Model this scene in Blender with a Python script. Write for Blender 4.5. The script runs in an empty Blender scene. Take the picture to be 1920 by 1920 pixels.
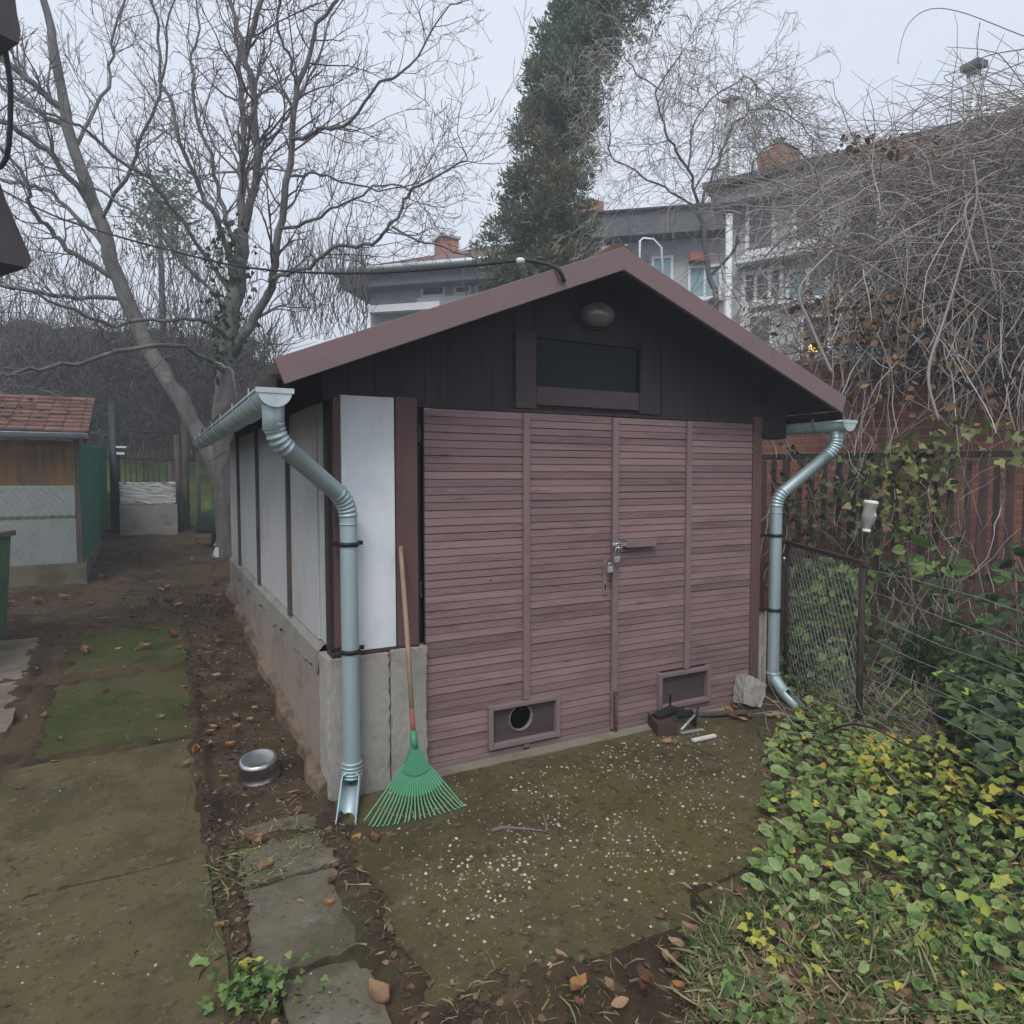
import bpy, bmesh, math, random
import numpy as np
from mathutils import Vector, Matrix
random.seed(7); RNG = np.random.default_rng(11)
S = bpy.context.scene
COL = S.collection
R = math.radians

# ------------------------------------------------------------------ camera
FPX = 1276.0                                   # focal length in units of a 1920 px wide frame
CAM = np.array([-1.3015, -3.4690, 1.6330])
YAW, PIT, ROL = R(27.92), R(-3.02), R(-0.08)
FW = np.array([math.sin(YAW)*math.cos(PIT), math.cos(YAW)*math.cos(PIT), math.sin(PIT)])
_r0 = np.array([math.cos(YAW), -math.sin(YAW), 0.]); _u0 = np.cross(_r0, FW)
RT = math.cos(ROL)*_r0 + math.sin(ROL)*_u0
UP = -math.sin(ROL)*_r0 + math.cos(ROL)*_u0
def at(px, py, d=None, x=None, y=None, z=None):
    """world point on the sight line of a photo position, at a depth or on a plane"""
    v = FW + RT*((px-960)/FPX) - UP*((py-960)/FPX)
    if d is not None: t = d
    elif x is not None: t = (x-CAM[0])/v[0]
    elif y is not None: t = (y-CAM[1])/v[1]
    else: t = (z-CAM[2])/v[2]
    return CAM + v*t

def sstep(a, b, x):
    t = np.clip((x-a)/(b-a), 0, 1); return t*t*(3-2*t)
def gz(x, y):
    """height of the yard"""
    x = np.asarray(x, float); y = np.asarray(y, float)
    base = 0.076*np.clip(y-0.1, 0, 9.4)
    bank = 0.36*np.clip(y-9.5, 0, 4.2) + 0.52*np.clip(y-13.7, 0, 7.0)
    fade = 1-sstep(1.0, 6.0, x)
    bed = 0.10*sstep(1.5, 4.0, x)*(1-sstep(.2, 1.5, y))
    base = base*(1-sstep(2.0, 4.5, x)*.8)
    return base + bank*fade + bed
def gat(px, py):
    """point of the yard seen at a photo position"""
    v = FW + RT*((px-960)/FPX) - UP*((py-960)/FPX)
    t = 0.5
    while t < 60:
        p = CAM+v*t
        if p[2] <= gz(p[0], p[1]): break
        t += 0.02
    return CAM+v*t

# ------------------------------------------------------------------ naming
def tag(o, label=None, cat=None, group=None, kind=None):
    if label: o['label'] = label
    if cat: o['category'] = cat
    if group: o['group'] = group
    if kind: o['kind'] = kind
    return o
def thing(name, loc, label, cat, group=None):
    o = bpy.data.objects.new(name, None); COL.objects.link(o)
    o.empty_display_size = .1
    o.location = [float(c) for c in loc]
    return tag(o, label, cat, group)
def wloc(o):
    v = Vector((0, 0, 0))
    while o: v = v + o.location; o = o.parent
    return v
def link(name, me, mat, parent=None):
    o = bpy.data.objects.new(name, me); COL.objects.link(o)
    if mat is not None: me.materials.append(mat)
    if parent is not None:
        o.parent = parent; o.location = -wloc(parent)     # meshes are written in world metres
    return o
def copy_tree(o, parent=None):
    c = o.copy(); COL.objects.link(c)
    if parent is not None: c.parent = parent
    for ch in list(o.children): copy_tree(ch, c)
    return c

# ------------------------------------------------------------------ mesh builders
def mesh_np(name, V, F, tint=None, smooth=False):
    V = np.asarray(V, np.float32).reshape(-1, 3); F = np.asarray(F, np.int32); k = F.shape[1]
    me = bpy.data.meshes.new(name)
    me.vertices.add(len(V)); me.vertices.foreach_set('co', V.ravel())
    me.loops.add(F.size); me.loops.foreach_set('vertex_index', F.ravel())
    me.polygons.add(len(F)); me.polygons.foreach_set('loop_start', np.arange(0, F.size, k, dtype=np.int32))
    me.polygons.foreach_set('loop_total', np.full(len(F), k, np.int32))
    if smooth: me.polygons.foreach_set('use_smooth', np.ones(len(F), bool))
    if tint is not None:
        a = me.attributes.new('tint', 'FLOAT', 'POINT'); a.data.foreach_set('value', np.asarray(tint, np.float32))
    me.update(calc_edges=True); me.validate()
    return me

class MB:
    def __init__(s): s.v = []; s.f = []; s.t = []; s.sm = []
    def add(s, V, F, tint=0., smooth=False):
        o = len(s.v); s.v += [tuple(float(c) for c in p) for p in V]
        s.f += [tuple(i+o for i in f) for f in F]; s.t += [tint]*len(V); s.sm += [smooth]*len(F)
        return s
    def box(s, lo, hi, tint=0.):
        (a, b, c), (d, e, f) = lo, hi
        V = [(a,b,c),(d,b,c),(d,e,c),(a,e,c),(a,b,f),(d,b,f),(d,e,f),(a,e,f)]
        return s.add(V, [(0,3,2,1),(4,5,6,7),(0,1,5,4),(1,2,6,5),(2,3,7,6),(3,0,4,7)], tint)
    def obox(s, c, ax, ay, az, tint=0.):
        """box from centre and three half axes"""
        c, ax, ay, az = map(np.asarray, (c, ax, ay, az))
        V = [c+i*ax+j*ay+k*az for k in (-1,1) for i, j in ((-1,-1),(1,-1),(1,1),(-1,1))]
        return s.add(V, [(0,3,2,1),(4,5,6,7),(0,1,5,4),(1,2,6,5),(2,3,7,6),(3,0,4,7)], tint)
    def bar(s, p, q, w, h, up=(0,0,1), tint=0.):
        p, q, up = (np.asarray(a, float) for a in (p, q, up)); d = q-p; L = np.linalg.norm(d); d = d/L
        sd = np.cross(d, up); sd /= np.linalg.norm(sd); u = np.cross(sd, d)
        return s.obox((p+q)/2, d*L/2, sd*w/2, u*h/2, tint)
    def prism(s, poly, ext, tint=0.):
        poly = [np.asarray(p, float) for p in poly]; n = len(poly); ext = np.asarray(ext, float)
        V = poly+[p+ext for p in poly]
        F = [tuple(range(n))[::-1], tuple(range(n, 2*n))]+[(i, (i+1) % n, n+(i+1) % n, n+i) for i in range(n)]
        return s.add(V, F, tint)
    def tube(s, pts, rad, n=12, cap=True, tint=0., smooth=True):
        P = np.asarray(pts, float); K = len(P)
        rad = np.full(K, rad) if np.isscalar(rad) else np.asarray(rad, float)
        T = np.gradient(P, axis=0); T /= np.linalg.norm(T, axis=1)[:, None]+1e-12
        ref = np.array([0, 0, 1.]) if abs(T[0][2]) < .9 else np.array([1., 0, 0])
        V = []; u = np.cross(T[0], ref); u /= np.linalg.norm(u)
        for k in range(K):
            u = u-T[k]*(u@T[k]); u /= np.linalg.norm(u); w = np.cross(T[k], u)
            V += [P[k]+rad[k]*(math.cos(2*math.pi*i/n)*u+math.sin(2*math.pi*i/n)*w) for i in range(n)]
        F = [(k*n+i, k*n+(i+1) % n, (k+1)*n+(i+1) % n, (k+1)*n+i) for k in range(K-1) for i in range(n)]
        s.add(V, F, tint, smooth)
        if cap:
            o = len(s.v)-K*n
            s.f += [tuple(o+i for i in range(n))[::-1], tuple(o+(K-1)*n+i for i in range(n))]; s.sm += [False, False]
        return s
    def lathe(s, o, axis, prof, n=28, tint=0., smooth=True):
        o = np.asarray(o, float); a = np.asarray(axis, float); a /= np.linalg.norm(a)
        ref = np.array([1., 0, 0]) if abs(a[0]) < .9 else np.array([0, 1., 0])
        u = np.cross(a, ref); u /= np.linalg.norm(u); w = np.cross(a, u)
        V = [o+a*h+r*(math.cos(2*math.pi*i/n)*u+math.sin(2*math.pi*i/n)*w) for r, h in prof for i in range(n)]
        F = [(k*n+i, k*n+(i+1) % n, (k+1)*n+(i+1) % n, (k+1)*n+i) for k in range(len(prof)-1) for i in range(n)]
        return s.add(V, F, tint, smooth)
    def build(s, name, mat, parent=None, bevel=0.):
        me = bpy.data.meshes.new(name); me.from_pydata(s.v, [], s.f)
        me.polygons.foreach_set('use_smooth', s.sm)
        a = me.attributes.new('tint', 'FLOAT', 'POINT'); a.data.foreach_set('value', s.t)
        me.update(); me.validate()
        o = link(name, me, mat, parent)
        if bevel > 0:
            m = o.modifiers.new('bevel', 'BEVEL'); m.width = bevel; m.segments = 2; m.limit_method = 'ANGLE'
        return o

class Tubes:
    """many thin tubes in one mesh"""
    def __init__(s): s.g = {}
    def add(s, pts, rad, tint=0.):
        pts = np.asarray(pts, float)
        s.g.setdefault(len(pts), []).append((pts, np.asarray(rad, float)*np.ones(len(pts)), tint))
    def build(s, name, mat, parent=None, n=4):
        VV = []; FF = []; TT = []; off = 0
        for K, L in s.g.items():
            P = np.stack([a for a, _, _ in L]); r = np.stack([b for _, b, _ in L]); t = np.array([c for *_, c in L])
            T = np.gradient(P, axis=1); T /= np.linalg.norm(T, axis=2)[..., None]+1e-9
            ref = np.where(np.abs(T[:, :1, 2:3]) < .8, np.array([0, 0, 1.]), np.array([1., 0, 0]))
            u = np.cross(T, np.broadcast_to(ref, T.shape)); u /= np.linalg.norm(u, axis=2)[..., None]+1e-9
            w = np.cross(T, u)
            ang = np.arange(n)*2*math.pi/n
            V = P[:, :, None]+r[:, :, None, None]*(np.cos(ang)[:, None]*u[:, :, None]+np.sin(ang)[:, None]*w[:, :, None])
            N = len(P); k = np.arange(K-1)[:, None]*n; i = np.arange(n)[None]; j = (i+1) % n
            q = np.stack([k+i, k+j, k+n+j, k+n+i], -1).reshape(-1, 4)
            F = (q[None]+(np.arange(N)*K*n)[:, None, None]).reshape(-1, 4)+off
            VV.append(V.reshape(-1, 3)); FF.append(F); TT.append(np.repeat(t, K*n)); off += N*K*n
        return link(name, mesh_np(name, np.concatenate(VV), np.concatenate(FF), np.concatenate(TT), True), mat, parent)

LEAF_V = np.array([(0,0,0),(.35,0,-.03),(.7,0,-.03),(1,0,-.12),(.14,.27,.05),(.52,.36,.06),(.8,.2,.0),(.14,-.27,.05),(.52,-.36,.06),(.8,-.2,.0)])
LEAF_F = np.array([(0,1,4),(1,5,4),(1,2,5),(2,6,5),(2,3,6),(0,7,1),(1,7,8),(1,8,2),(2,8,9),(2,9,3)])
IVY_V = np.array([(0,0,0),(.4,0,-.02),(1,0,-.1),(-.08,.3,.03),(.25,.52,.0),(.5,.28,.05),(-.08,-.3,.03),(.25,-.52,.0),(.5,-.28,.05)])
IVY_F = np.array([(0,1,3),(1,4,3),(1,5,4),(1,2,5),(0,6,1),(1,6,7),(1,7,8),(1,8,2)])
BLADE_V = np.array([(0,-.02,0),(0,.02,0),(.4,-.022,.05),(.4,.022,.05),(.75,-.015,-.02),(.75,.015,-.02),(1,0,-.16)])
BLADE_F = np.array([(0,2,3),(0,3,1),(2,4,5),(2,5,3),(4,6,5)])
SPRAY_V = np.array([1.15,.5,1.])*np.array([(0,0,0),(.3,.2,.04),(.3,-.2,.04),(.55,.42,-.02),(.55,-.42,-.02),(.6,.08,.05),(.6,-.08,.05),(1,.12,-.08),(1,-.1,-.08),(.85,.34,-.05),(.85,-.34,-.05)])
SPRAY_F = np.array([(0,1,5),(0,6,2),(0,5,6),(1,3,5),(2,6,4),(5,7,6),(6,7,8),(5,9,7),(6,8,10)])
def round_leaf(n=6, heart=.10, wide=.40):
    V = []; F = []; T = []
    for i in range(n+1):
        t = i/n; w = wide*(math.sin(math.pi*(t*.97+.02))**.62)*(1.08-.42*t)
        for j in (-1, -.55, 0, .55, 1): V.append((t-heart*abs(j)*(1-t), w*j, .10*abs(j)**1.4*(1-.6*t)-.10*t*t+.015*math.sin(9*t+2*j))); T.append(.34*abs(j)**3-.06*(1-abs(j)))
    for i in range(n):
        for j in range(4): a = i*5+j; F += [(a, a+5, a+6), (a, a+6, a+1)]
    return np.array(V), np.array(F), np.array(T)
RL_V, RL_F, RL_T = round_leaf()
def unit(a): return a/(np.linalg.norm(a, axis=-1, keepdims=True)+1e-9)
def scatter(tv, tf, loc, fwd, nrm, size, tint, width=1.):
    """copies of one small leaf shape: tip direction fwd, upper side nrm"""
    f = unit(np.asarray(fwd, float)); s = unit(np.cross(nrm, f)); n = np.cross(f, s)
    size = np.asarray(size)[:, None, None]
    V = (tv[None, :, 0:1]*f[:, None]+tv[None, :, 1:2]*s[:, None]*width+tv[None, :, 2:3]*n[:, None])*size+np.asarray(loc)[:, None]
    F = tf[None]+(np.arange(len(f))*len(tv))[:, None, None]
    V = V+RNG.normal(0, 1., V.shape)*size*.022
    T = np.repeat(tint, len(tv))
    if len(tv) == len(RL_V): T = np.clip(T+np.tile(RL_T, len(f)), 0, 1)
    return V.reshape(-1, 3), F.reshape(-1, 3), T
def leaves(name, mat, parent, *sets):
    VV, FF, TT, off = [], [], [], 0
    for V, F, T in sets:
        VV.append(V); FF.append(F+off); TT.append(T); off += len(V)
    return link(name, mesh_np(name, np.concatenate(VV), np.concatenate(FF), np.concatenate(TT), True), mat, parent)
def rdir(n, z0=-1, z1=1):
    a = RNG.uniform(0, 2*math.pi, n); z = RNG.uniform(z0, z1, n); r = np.sqrt(np.clip(1-z*z, 0, 1))
    return np.stack([r*np.cos(a), r*np.sin(a), z], 1)

# ------------------------------------------------------------------ materials
MATS = {}
def M(name, base, layers=(), rough=.85, metal=0., bump=None, tint=None, tintv=0., spec=.3, gradient=None, transl=0., brick=None, wave=None, rough2=None, alpha=None, bumpdist=.01, trans=0.):
    """base colour, then layers (colour, noise scale, from, to[, stretch[, strength]]); tint = colours along the 'tint' attribute"""
    m = bpy.data.materials.new(name); m.use_nodes = True; nt = m.node_tree; N = nt.nodes; L = nt.links
    b = N['Principled BSDF']
    tc = N.new('ShaderNodeTexCoord').outputs['Object']
    def rgb(c): return (*c, 1.)
    def noise(scale, stretch=(1, 1, 1), detail=5, roughn=.6, off=0.):
        mp = N.new('ShaderNodeMapping'); mp.inputs['Scale'].default_value = stretch; mp.inputs['Location'].default_value = (off, off*.7, off*1.3)
        L.new(tc, mp.inputs[0])
        n = N.new('ShaderNodeTexNoise'); n.inputs['Scale'].default_value = scale; n.inputs['Detail'].default_value = detail
        n.inputs['Roughness'].default_value = roughn; L.new(mp.outputs[0], n.inputs['Vector']); return n.outputs['Fac']
    def ramp(fac, a, c):
        r = N.new('ShaderNodeMapRange'); r.interpolation_type = 'SMOOTHSTEP'
        r.inputs['From Min'].default_value = a; r.inputs['From Max'].default_value = c; L.new(fac, r.inputs['Value']); return r.outputs[0]
    def mix(fac, A, B, mode='MIX'):
        x = N.new('ShaderNodeMix'); x.data_type = 'RGBA'; x.blend_type = mode
        if isinstance(fac, float): x.inputs[0].default_value = fac
        else: L.new(fac, x.inputs[0])
        for s, v in ((6, A), (7, B)):
            if isinstance(v, tuple): x.inputs[s].default_value = rgb(v)
            else: L.new(v, x.inputs[s])
        return x.outputs[2]
    col = base; heights = []
    if tint:
        a = N.new('ShaderNodeAttribute'); a.attribute_name = 'tint'
        cr = N.new('ShaderNodeValToRGB'); el = cr.color_ramp.elements
        while len(el) < len(tint): el.new(.5)
        for i, c in enumerate(tint): el[i].position = i/(len(tint)-1); el[i].color = rgb(c)
        L.new(a.outputs['Fac'], cr.inputs[0]); col = cr.outputs[0]
    if brick:
        c1, c2, cm, bw, bh, ms, mp_rot = brick
        mp = N.new('ShaderNodeMapping'); mp.inputs['Rotation'].default_value = mp_rot; L.new(tc, mp.inputs[0])
        t = N.new('ShaderNodeTexBrick'); L.new(mp.outputs[0], t.inputs['Vector'])
        t.inputs['Color1'].default_value = rgb(c1); t.inputs['Color2'].default_value = rgb(c2); t.inputs['Mortar'].default_value = rgb(cm)
        t.inputs['Scale'].default_value = 1.; t.inputs['Brick Width'].default_value = bw; t.inputs['Row Height'].default_value = bh
        t.inputs['Mortar Size'].default_value = ms; t.inputs['Mortar Smooth'].default_value = .3; t.inputs['Bias'].default_value = 0.
        col = t.outputs['Color']; heights.append((t.outputs['Fac'], -.7))
    for i, l in enumerate(layers):
        c, sc, lo, hi = l[:4]; st = l[4] if len(l) > 4 else (1, 1, 1); amt = l[5] if len(l) > 5 else 1.
        f = ramp(noise(sc, st, 6, .65, 3.1*i+1), lo, hi)
        if amt < 1:
            mu = N.new('ShaderNodeMath'); mu.operation = 'MULTIPLY'; mu.inputs[1].default_value = amt; L.new(f, mu.inputs[0]); f = mu.outputs[0]
        col = mix(f, col, c)
    if tintv:
        a = N.new('ShaderNodeAttribute'); a.attribute_name = 'tint'
        mr = N.new('ShaderNodeMapRange'); mr.inputs['To Min'].default_value = 1-tintv; mr.inputs['To Max'].default_value = 1+tintv; L.new(a.outputs['Fac'], mr.inputs['Value'])
        cb = N.new('ShaderNodeCombineColor')
        for k in range(3): L.new(mr.outputs[0], cb.inputs[k])
        col = mix(1., col, cb.outputs[0], 'MULTIPLY')
    if isinstance(col, tuple): b.inputs['Base Color'].default_value = rgb(col)
    else: L.new(col, b.inputs['Base Color'])
    b.inputs['Roughness'].default_value = rough; b.inputs['Metallic'].default_value = metal
    b.inputs['Specular IOR Level'].default_value = spec
    if rough2:
        mr = N.new('ShaderNodeMapRange'); mr.inputs['To Min'].default_value = rough; mr.inputs['To Max'].default_value = rough2[1]
        L.new(noise(rough2[0]), mr.inputs['Value']); L.new(mr.outputs[0], b.inputs['Roughness'])
    if transl: b.inputs['Subsurface Weight'].default_value = 0.; 
    if trans: b.inputs['Transmission Weight'].default_value = trans
    if bump:
        for bs, amt, *st in bump: heights.append((noise(bs, st[0] if st else (1, 1, 1), 8, .65), amt))
    if heights:
        prev = None
        for h, amt in heights:
            bn = N.new('ShaderNodeBump'); bn.inputs['Strength'].default_value = min(abs(amt), 1.); bn.inputs['Distance'].default_value = bumpdist
            bn.invert = amt < 0
            L.new(h, bn.inputs['Height'])
            if prev is not None: L.new(prev, bn.inputs['Normal'])
            prev = bn.outputs[0]
        L.new(prev, b.inputs['Normal'])
    if transl:
        t = N.new('ShaderNodeBsdfTranslucent')
        if isinstance(col, tuple): t.inputs[0].default_value = rgb(col)
        else: L.new(col, t.inputs[0])
        ms = N.new('ShaderNodeMixShader'); ms.inputs[0].default_value = transl
        L.new(b.outputs[0], ms.inputs[1]); L.new(t.outputs[0], ms.inputs[2]); L.new(ms.outputs[0], N['Material Output'].inputs[0])
    MATS[name] = m
    return m

door_paint = M('door_paint', (.225,.143,.144), [((.135,.082,.086),2.2,.46,.70,(1,1,7),.75), ((.29,.225,.22),7,.56,.76,(.5,1,6),.7), ((.065,.042,.045),4,.62,.74,(1.1,1,6),.85), ((.30,.26,.245),16,.68,.76,(.6,1,4),.6), ((.19,.13,.12),1.2,.5,.7,(1,1,1),.5)], rough=.6, tintv=.20, bump=[(30,.4,(.4,1,6)),(120,.3,(.3,1,3))])
trim_paint = M('trim_paint', (.21,.148,.15), [((.14,.095,.10),4,.45,.75,(1,1,1),.6), ((.28,.2,.2),14,.6,.8,(1,1,1),.5)], rough=.6, bump=[(40,.2)])
barge_paint = M('barge_paint', (.205,.138,.142), [((.17,.112,.118),5,.45,.75,(1,1,1),.6), ((.30,.22,.22),8,.62,.85,(.4,1,2),.4), ((.12,.08,.082),9,.56,.72,(1,1,.12),.55), ((.33,.28,.265),26,.66,.75,(1,1,1),.5)], rough=.55, bump=[(60,.12,(.2,1,1))])
dark_wood = M('dark_wood', (.041,.031,.034), [((.022,.02,.025),6,.4,.7,(6,1,.5),.8), ((.055,.038,.04),4,.62,.8,(3,1,.5),.6)], rough=.75, bump=[(30,.15,(4,1,.4))])
post_brown = M('post_brown', (.125,.066,.062), [((.075,.042,.042),5,.45,.75,(1,1,.3),.7)], rough=.65, bump=[(50,.2,(3,3,.3))])
header_brown = M('header_brown', (.072,.052,.055), [((.045,.034,.038),5,.4,.7,(.5,1,3),.8)], rough=.7, bump=[(50,.2)])
conc_pillar = M('conc_pillar', (.32,.30,.27), [((.23,.22,.20),3,.45,.72), ((.34,.335,.32),11,.55,.75,(1,1,1),.7), ((.13,.11,.09),18,.64,.74,(1,1,1),.8), ((.30,.26,.20),1.6,.5,.75,(1,1,1),.7)], rough=.92, bump=[(14,.5),(120,.5)], bumpdist=.006)
plinth_brown = M('plinth_brown', (.27,.225,.18), [((.18,.14,.105),3.5,.45,.7), ((.34,.29,.24),7,.58,.8,(1,1,1),.7), ((.12,.09,.07),25,.66,.76,(1,1,1),.7)], rough=.95, bump=[(9,.5),(90,.5)])
footing_mat = M('footing_mat', (.17,.125,.09), [((.09,.062,.045),5,.4,.62), ((.24,.19,.145),9,.56,.78,(1,1,1),.8)], rough=1., bump=[(12,.6),(60,.6)])
plinth_grey = M('plinth_grey', (.25,.235,.215), [((.17,.155,.14),4,.45,.7), ((.31,.29,.26),12,.58,.8,(1,1,1),.7)], rough=.93, bump=[(20,.4),(100,.4)])
render_white = M('render_white', (.69,.73,.745), [((.56,.61,.66),4,.40,.66,(1,1,.7),.8), ((.60,.585,.56),6,.54,.72,(1,1,.5),.7), ((.50,.52,.49),9,.58,.72,(1,1,.10),.6), ((.60,.63,.65),3,.45,.75,(1,1,.6),.8), ((.48,.47,.45),7,.62,.78,(1,1,1),.6), ((.76,.79,.80),16,.6,.8,(1,1,1),.5)], rough=.85, bump=[(18,.25),(110,.15)])
panel_grey = M('panel_grey', (.43,.435,.435), [((.31,.31,.30),1.6,.45,.70,(1,1,.7),.8), ((.27,.275,.255),8,.58,.74,(1,1,.09),.7), ((.53,.54,.545),3.5,.55,.8,(1,1,.5),.6), ((.21,.19,.17),9,.66,.8,(1,1,.6),.6)], rough=.8, bump=[(16,.25),(90,.15)])
zinc = M('zinc', (.42,.53,.555), [((.34,.44,.46),5,.45,.7,(1,1,.4),.7), ((.50,.55,.57),30,.55,.75,(1,1,1),.4), ((.27,.32,.32),11,.56,.72,(1,1,.10),.65)], rough=.45, metal=.6, rough2=(14,.6), spec=.5)
zinc_light = M('zinc_light', (.56,.62,.64), [((.46,.51,.53),9,.45,.7)], rough=.45, metal=.45, spec=.5)
black_metal = M('black_metal', (.02,.02,.022), rough=.5, metal=.3)
steel_bright = M('steel_bright', (.55,.58,.58), [((.3,.3,.3),20,.5,.7)], rough=.35, metal=.9)
steel_worn = M('steel_worn', (.45,.46,.44), [((.25,.22,.2),14,.5,.7)], rough=.5, metal=.6)
rust = M('rust', (.075,.045,.036), [((.04,.028,.026),9,.45,.65), ((.12,.065,.042),22,.58,.75,(1,1,1),.8)], rough=.85, metal=.2, bump=[(60,.4)])
post_dark = M('post_dark', (.04,.03,.025), [((.075,.048,.036),9,.5,.7)], rough=.85, bump=[(50,.4)])
iron_dark = M('iron_dark', (.04,.042,.047), [((.075,.055,.045),12,.55,.75)], rough=.55, metal=.6, bump=[(50,.2)])
paint_flake = M('paint_flake', (.62,.60,.56), [((.35,.33,.3),20,.55,.7)], rough=.7)
glass_lamp = M('glass_lamp', (.17,.165,.15), [((.11,.105,.10),6,.45,.7)], rough=.08, spec=.7)
void_dark = M('void_dark', (.02,.02,.021), rough=.9)  # near-black colour standing in for shade inside gaps and holes
mesh_mat = M('mesh_mat', (.075,.085,.10), rough=.5, metal=.4)
wood_handle = M('wood_handle', (.30,.21,.15), [((.19,.12,.08),6,.45,.7,(3,3,.5)), ((.42,.30,.2),10,.6,.8,(3,3,.4),.6)], rough=.6)
wood_red = M('wood_red', (.24,.085,.06), [((.15,.06,.05),8,.45,.7)], rough=.6)
rake_green = M('rake_green', (.045,.215,.105), [((.03,.2,.1),12,.5,.75,(1,1,1),.6)], rough=.45, spec=.45)
rake_tine = M('rake_tine', (.10,.33,.175), [((.17,.36,.25),14,.5,.75,(1,1,1),.7)], rough=.5, spec=.4)
plastic_white = M('plastic_white', (.44,.44,.42), [((.30,.29,.25),14,.45,.7)], rough=.3, spec=.5, transl=.3)
cap_white = M('cap_white', (.72,.72,.70), rough=.45)
tar_roof = M('tar_roof', (.075,.06,.055), [((.10,.10,.045),4,.5,.7), ((.045,.04,.04),12,.5,.7)], rough=.9, bump=[(40,.5)])
clay_tile = M('clay_tile', (.17,.088,.068), [((.11,.068,.056),5,.45,.7), ((.13,.12,.08),3,.56,.75,(1,1,1),.8)], rough=.85, tintv=.25, bump=[(40,.4)])
apron_mat = M('apron_mat', (.090,.074,.032), [((.056,.045,.018),2.0,.42,.62), ((.115,.097,.06),7,.52,.75,(1,1,1),.75), ((.092,.080,.018),1.1,.52,.70,(1,1,1),.7), ((.045,.035,.02),9,.6,.72,(1,1,1),.8), ((.038,.030,.016),24,.54,.64,(1,1,1),.85), ((.16,.135,.09),22,.60,.68,(1,1,1),.85), ((.035,.028,.016),65,.60,.68,(1,1,1),.9), ((.32,.28,.2),95,.66,.72,(1,1,1),.8)], rough=.95, bump=[(16,.4),(90,.6)], bumpdist=.008)
apron_edge = M('apron_edge', (.22,.195,.145), [((.16,.145,.105),4,.42,.66), ((.33,.31,.27),9,.55,.75,(1,1,1),.8), ((.12,.11,.045),3,.6,.74,(1,1,1),.7)], rough=.95, bump=[(24,.5),(100,.5)])
slab_mat = M('slab_mat', (.100,.083,.038), [((.062,.051,.022),1.8,.43,.64), ((.12,.102,.066),6,.52,.75,(1,1,1),.7), ((.05,.04,.022),26,.54,.64,(1,1,1),.8), ((.15,.128,.088),21,.60,.68,(1,1,1),.8), ((.042,.034,.02),70,.60,.68,(1,1,1),.9), ((.07,.055,.038),5,.62,.74,(1,1,1),.8), ((.085,.09,.03),1.1,.58,.75,(1,1,1),.7), ((.35,.32,.26),75,.69,.74,(1,1,1),.6)], rough=.95, bump=[(14,.4),(90,.55)])
slab_moss = M('slab_moss', (.088,.070,.038), [((.052,.062,.012),1.5,.38,.54), ((.034,.045,.008),3.4,.46,.62), ((.075,.054,.032),4,.54,.64,(1,1,1),.9), ((.12,.10,.065),11,.60,.72,(1,1,1),.7)], rough=1., bump=[(30,.7),(140,.7)], bumpdist=.012)
slab_step = M('slab_step', (.135,.118,.085), [((.085,.071,.045),2.4,.43,.64), ((.175,.16,.13),7,.54,.72,(1,1,1),.8), ((.06,.045,.03),6,.60,.72,(1,1,1),.85), ((.07,.057,.035),26,.55,.66,(1,1,1),.7), ((.22,.20,.16),30,.62,.70,(1,1,1),.7)], rough=.95, bump=[(16,.5),(80,.6)])
slab_pale = M('slab_pale', (.185,.16,.12), [((.115,.093,.063),2.2,.43,.64), ((.30,.28,.24),8,.56,.75,(1,1,1),.7), ((.09,.07,.05),5,.63,.75,(1,1,1),.7)], rough=.95, bump=[(16,.4),(90,.5)])
dirt = M('dirt', (.092,.062,.034), [((.052,.034,.020),2.2,.42,.6), ((.145,.102,.062),6,.54,.72), ((.035,.026,.02),14,.58,.72,(1,1,1),.8), ((.065,.068,.026),.9,.56,.72,(1,1,1),.7), ((.19,.14,.10),38,.66,.74,(1,1,1),.6)], rough=1., bump=[(7,.6),(34,.8),(150,.6)], bumpdist=.03)
lawn_mat = M('lawn_mat', (.105,.165,.045), [((.065,.10,.03),2,.42,.62), ((.2,.25,.08),5,.56,.75)], rough=1., bump=[(30,.8)], bumpdist=.05)
hill_mat = M('hill_mat', (.10,.088,.083), [((.065,.058,.055),.8,.42,.62), ((.14,.13,.115),2.5,.55,.72), ((.075,.08,.05),.5,.55,.7)], rough=1., bump=[(3,.8),(14,.8)], bumpdist=.3)
bark = M('bark', (.155,.15,.14), [((.10,.093,.088),5,.42,.62,(1,1,.35)), ((.20,.205,.165),3,.52,.72), ((.09,.08,.07),16,.6,.74,(1,1,.4),.7)], rough=.95, bump=[(12,.6,(1,1,.3)),(50,.6,(1,1,.4))], bumpdist=.03)
twig_mat = M('twig_mat', (.14,.115,.115), tint=[(.085,.07,.072),(.145,.12,.12),(.22,.19,.18)], rough=.9)
vine_mat = M('vine_mat', (.22,.19,.17), tint=[(.15,.125,.115),(.28,.24,.215),(.40,.36,.33),(.54,.50,.46)], rough=.9)
brush_mat = M('brush_mat', (.10,.09,.09), tint=[(.055,.048,.048),(.10,.088,.085),(.155,.14,.125)], rough=.95)
conifer_mat = M('conifer_mat', (.05,.075,.035), tint=[(.06,.098,.07),(.11,.155,.092),(.17,.21,.11),(.24,.25,.14)], rough=.8, transl=.15)
dead_fol = M('dead_fol', (.13,.09,.045), tint=[(.10,.12,.07),(.165,.16,.09),(.25,.205,.115)], rough=.9, transl=.15)
ivy_mat = M('ivy_mat', (.06,.09,.03), tint=[(.03,.045,.02),(.075,.10,.035),(.16,.185,.06),(.27,.29,.09),(.16,.10,.06)], rough=.55, transl=.2, spec=.35)
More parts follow.
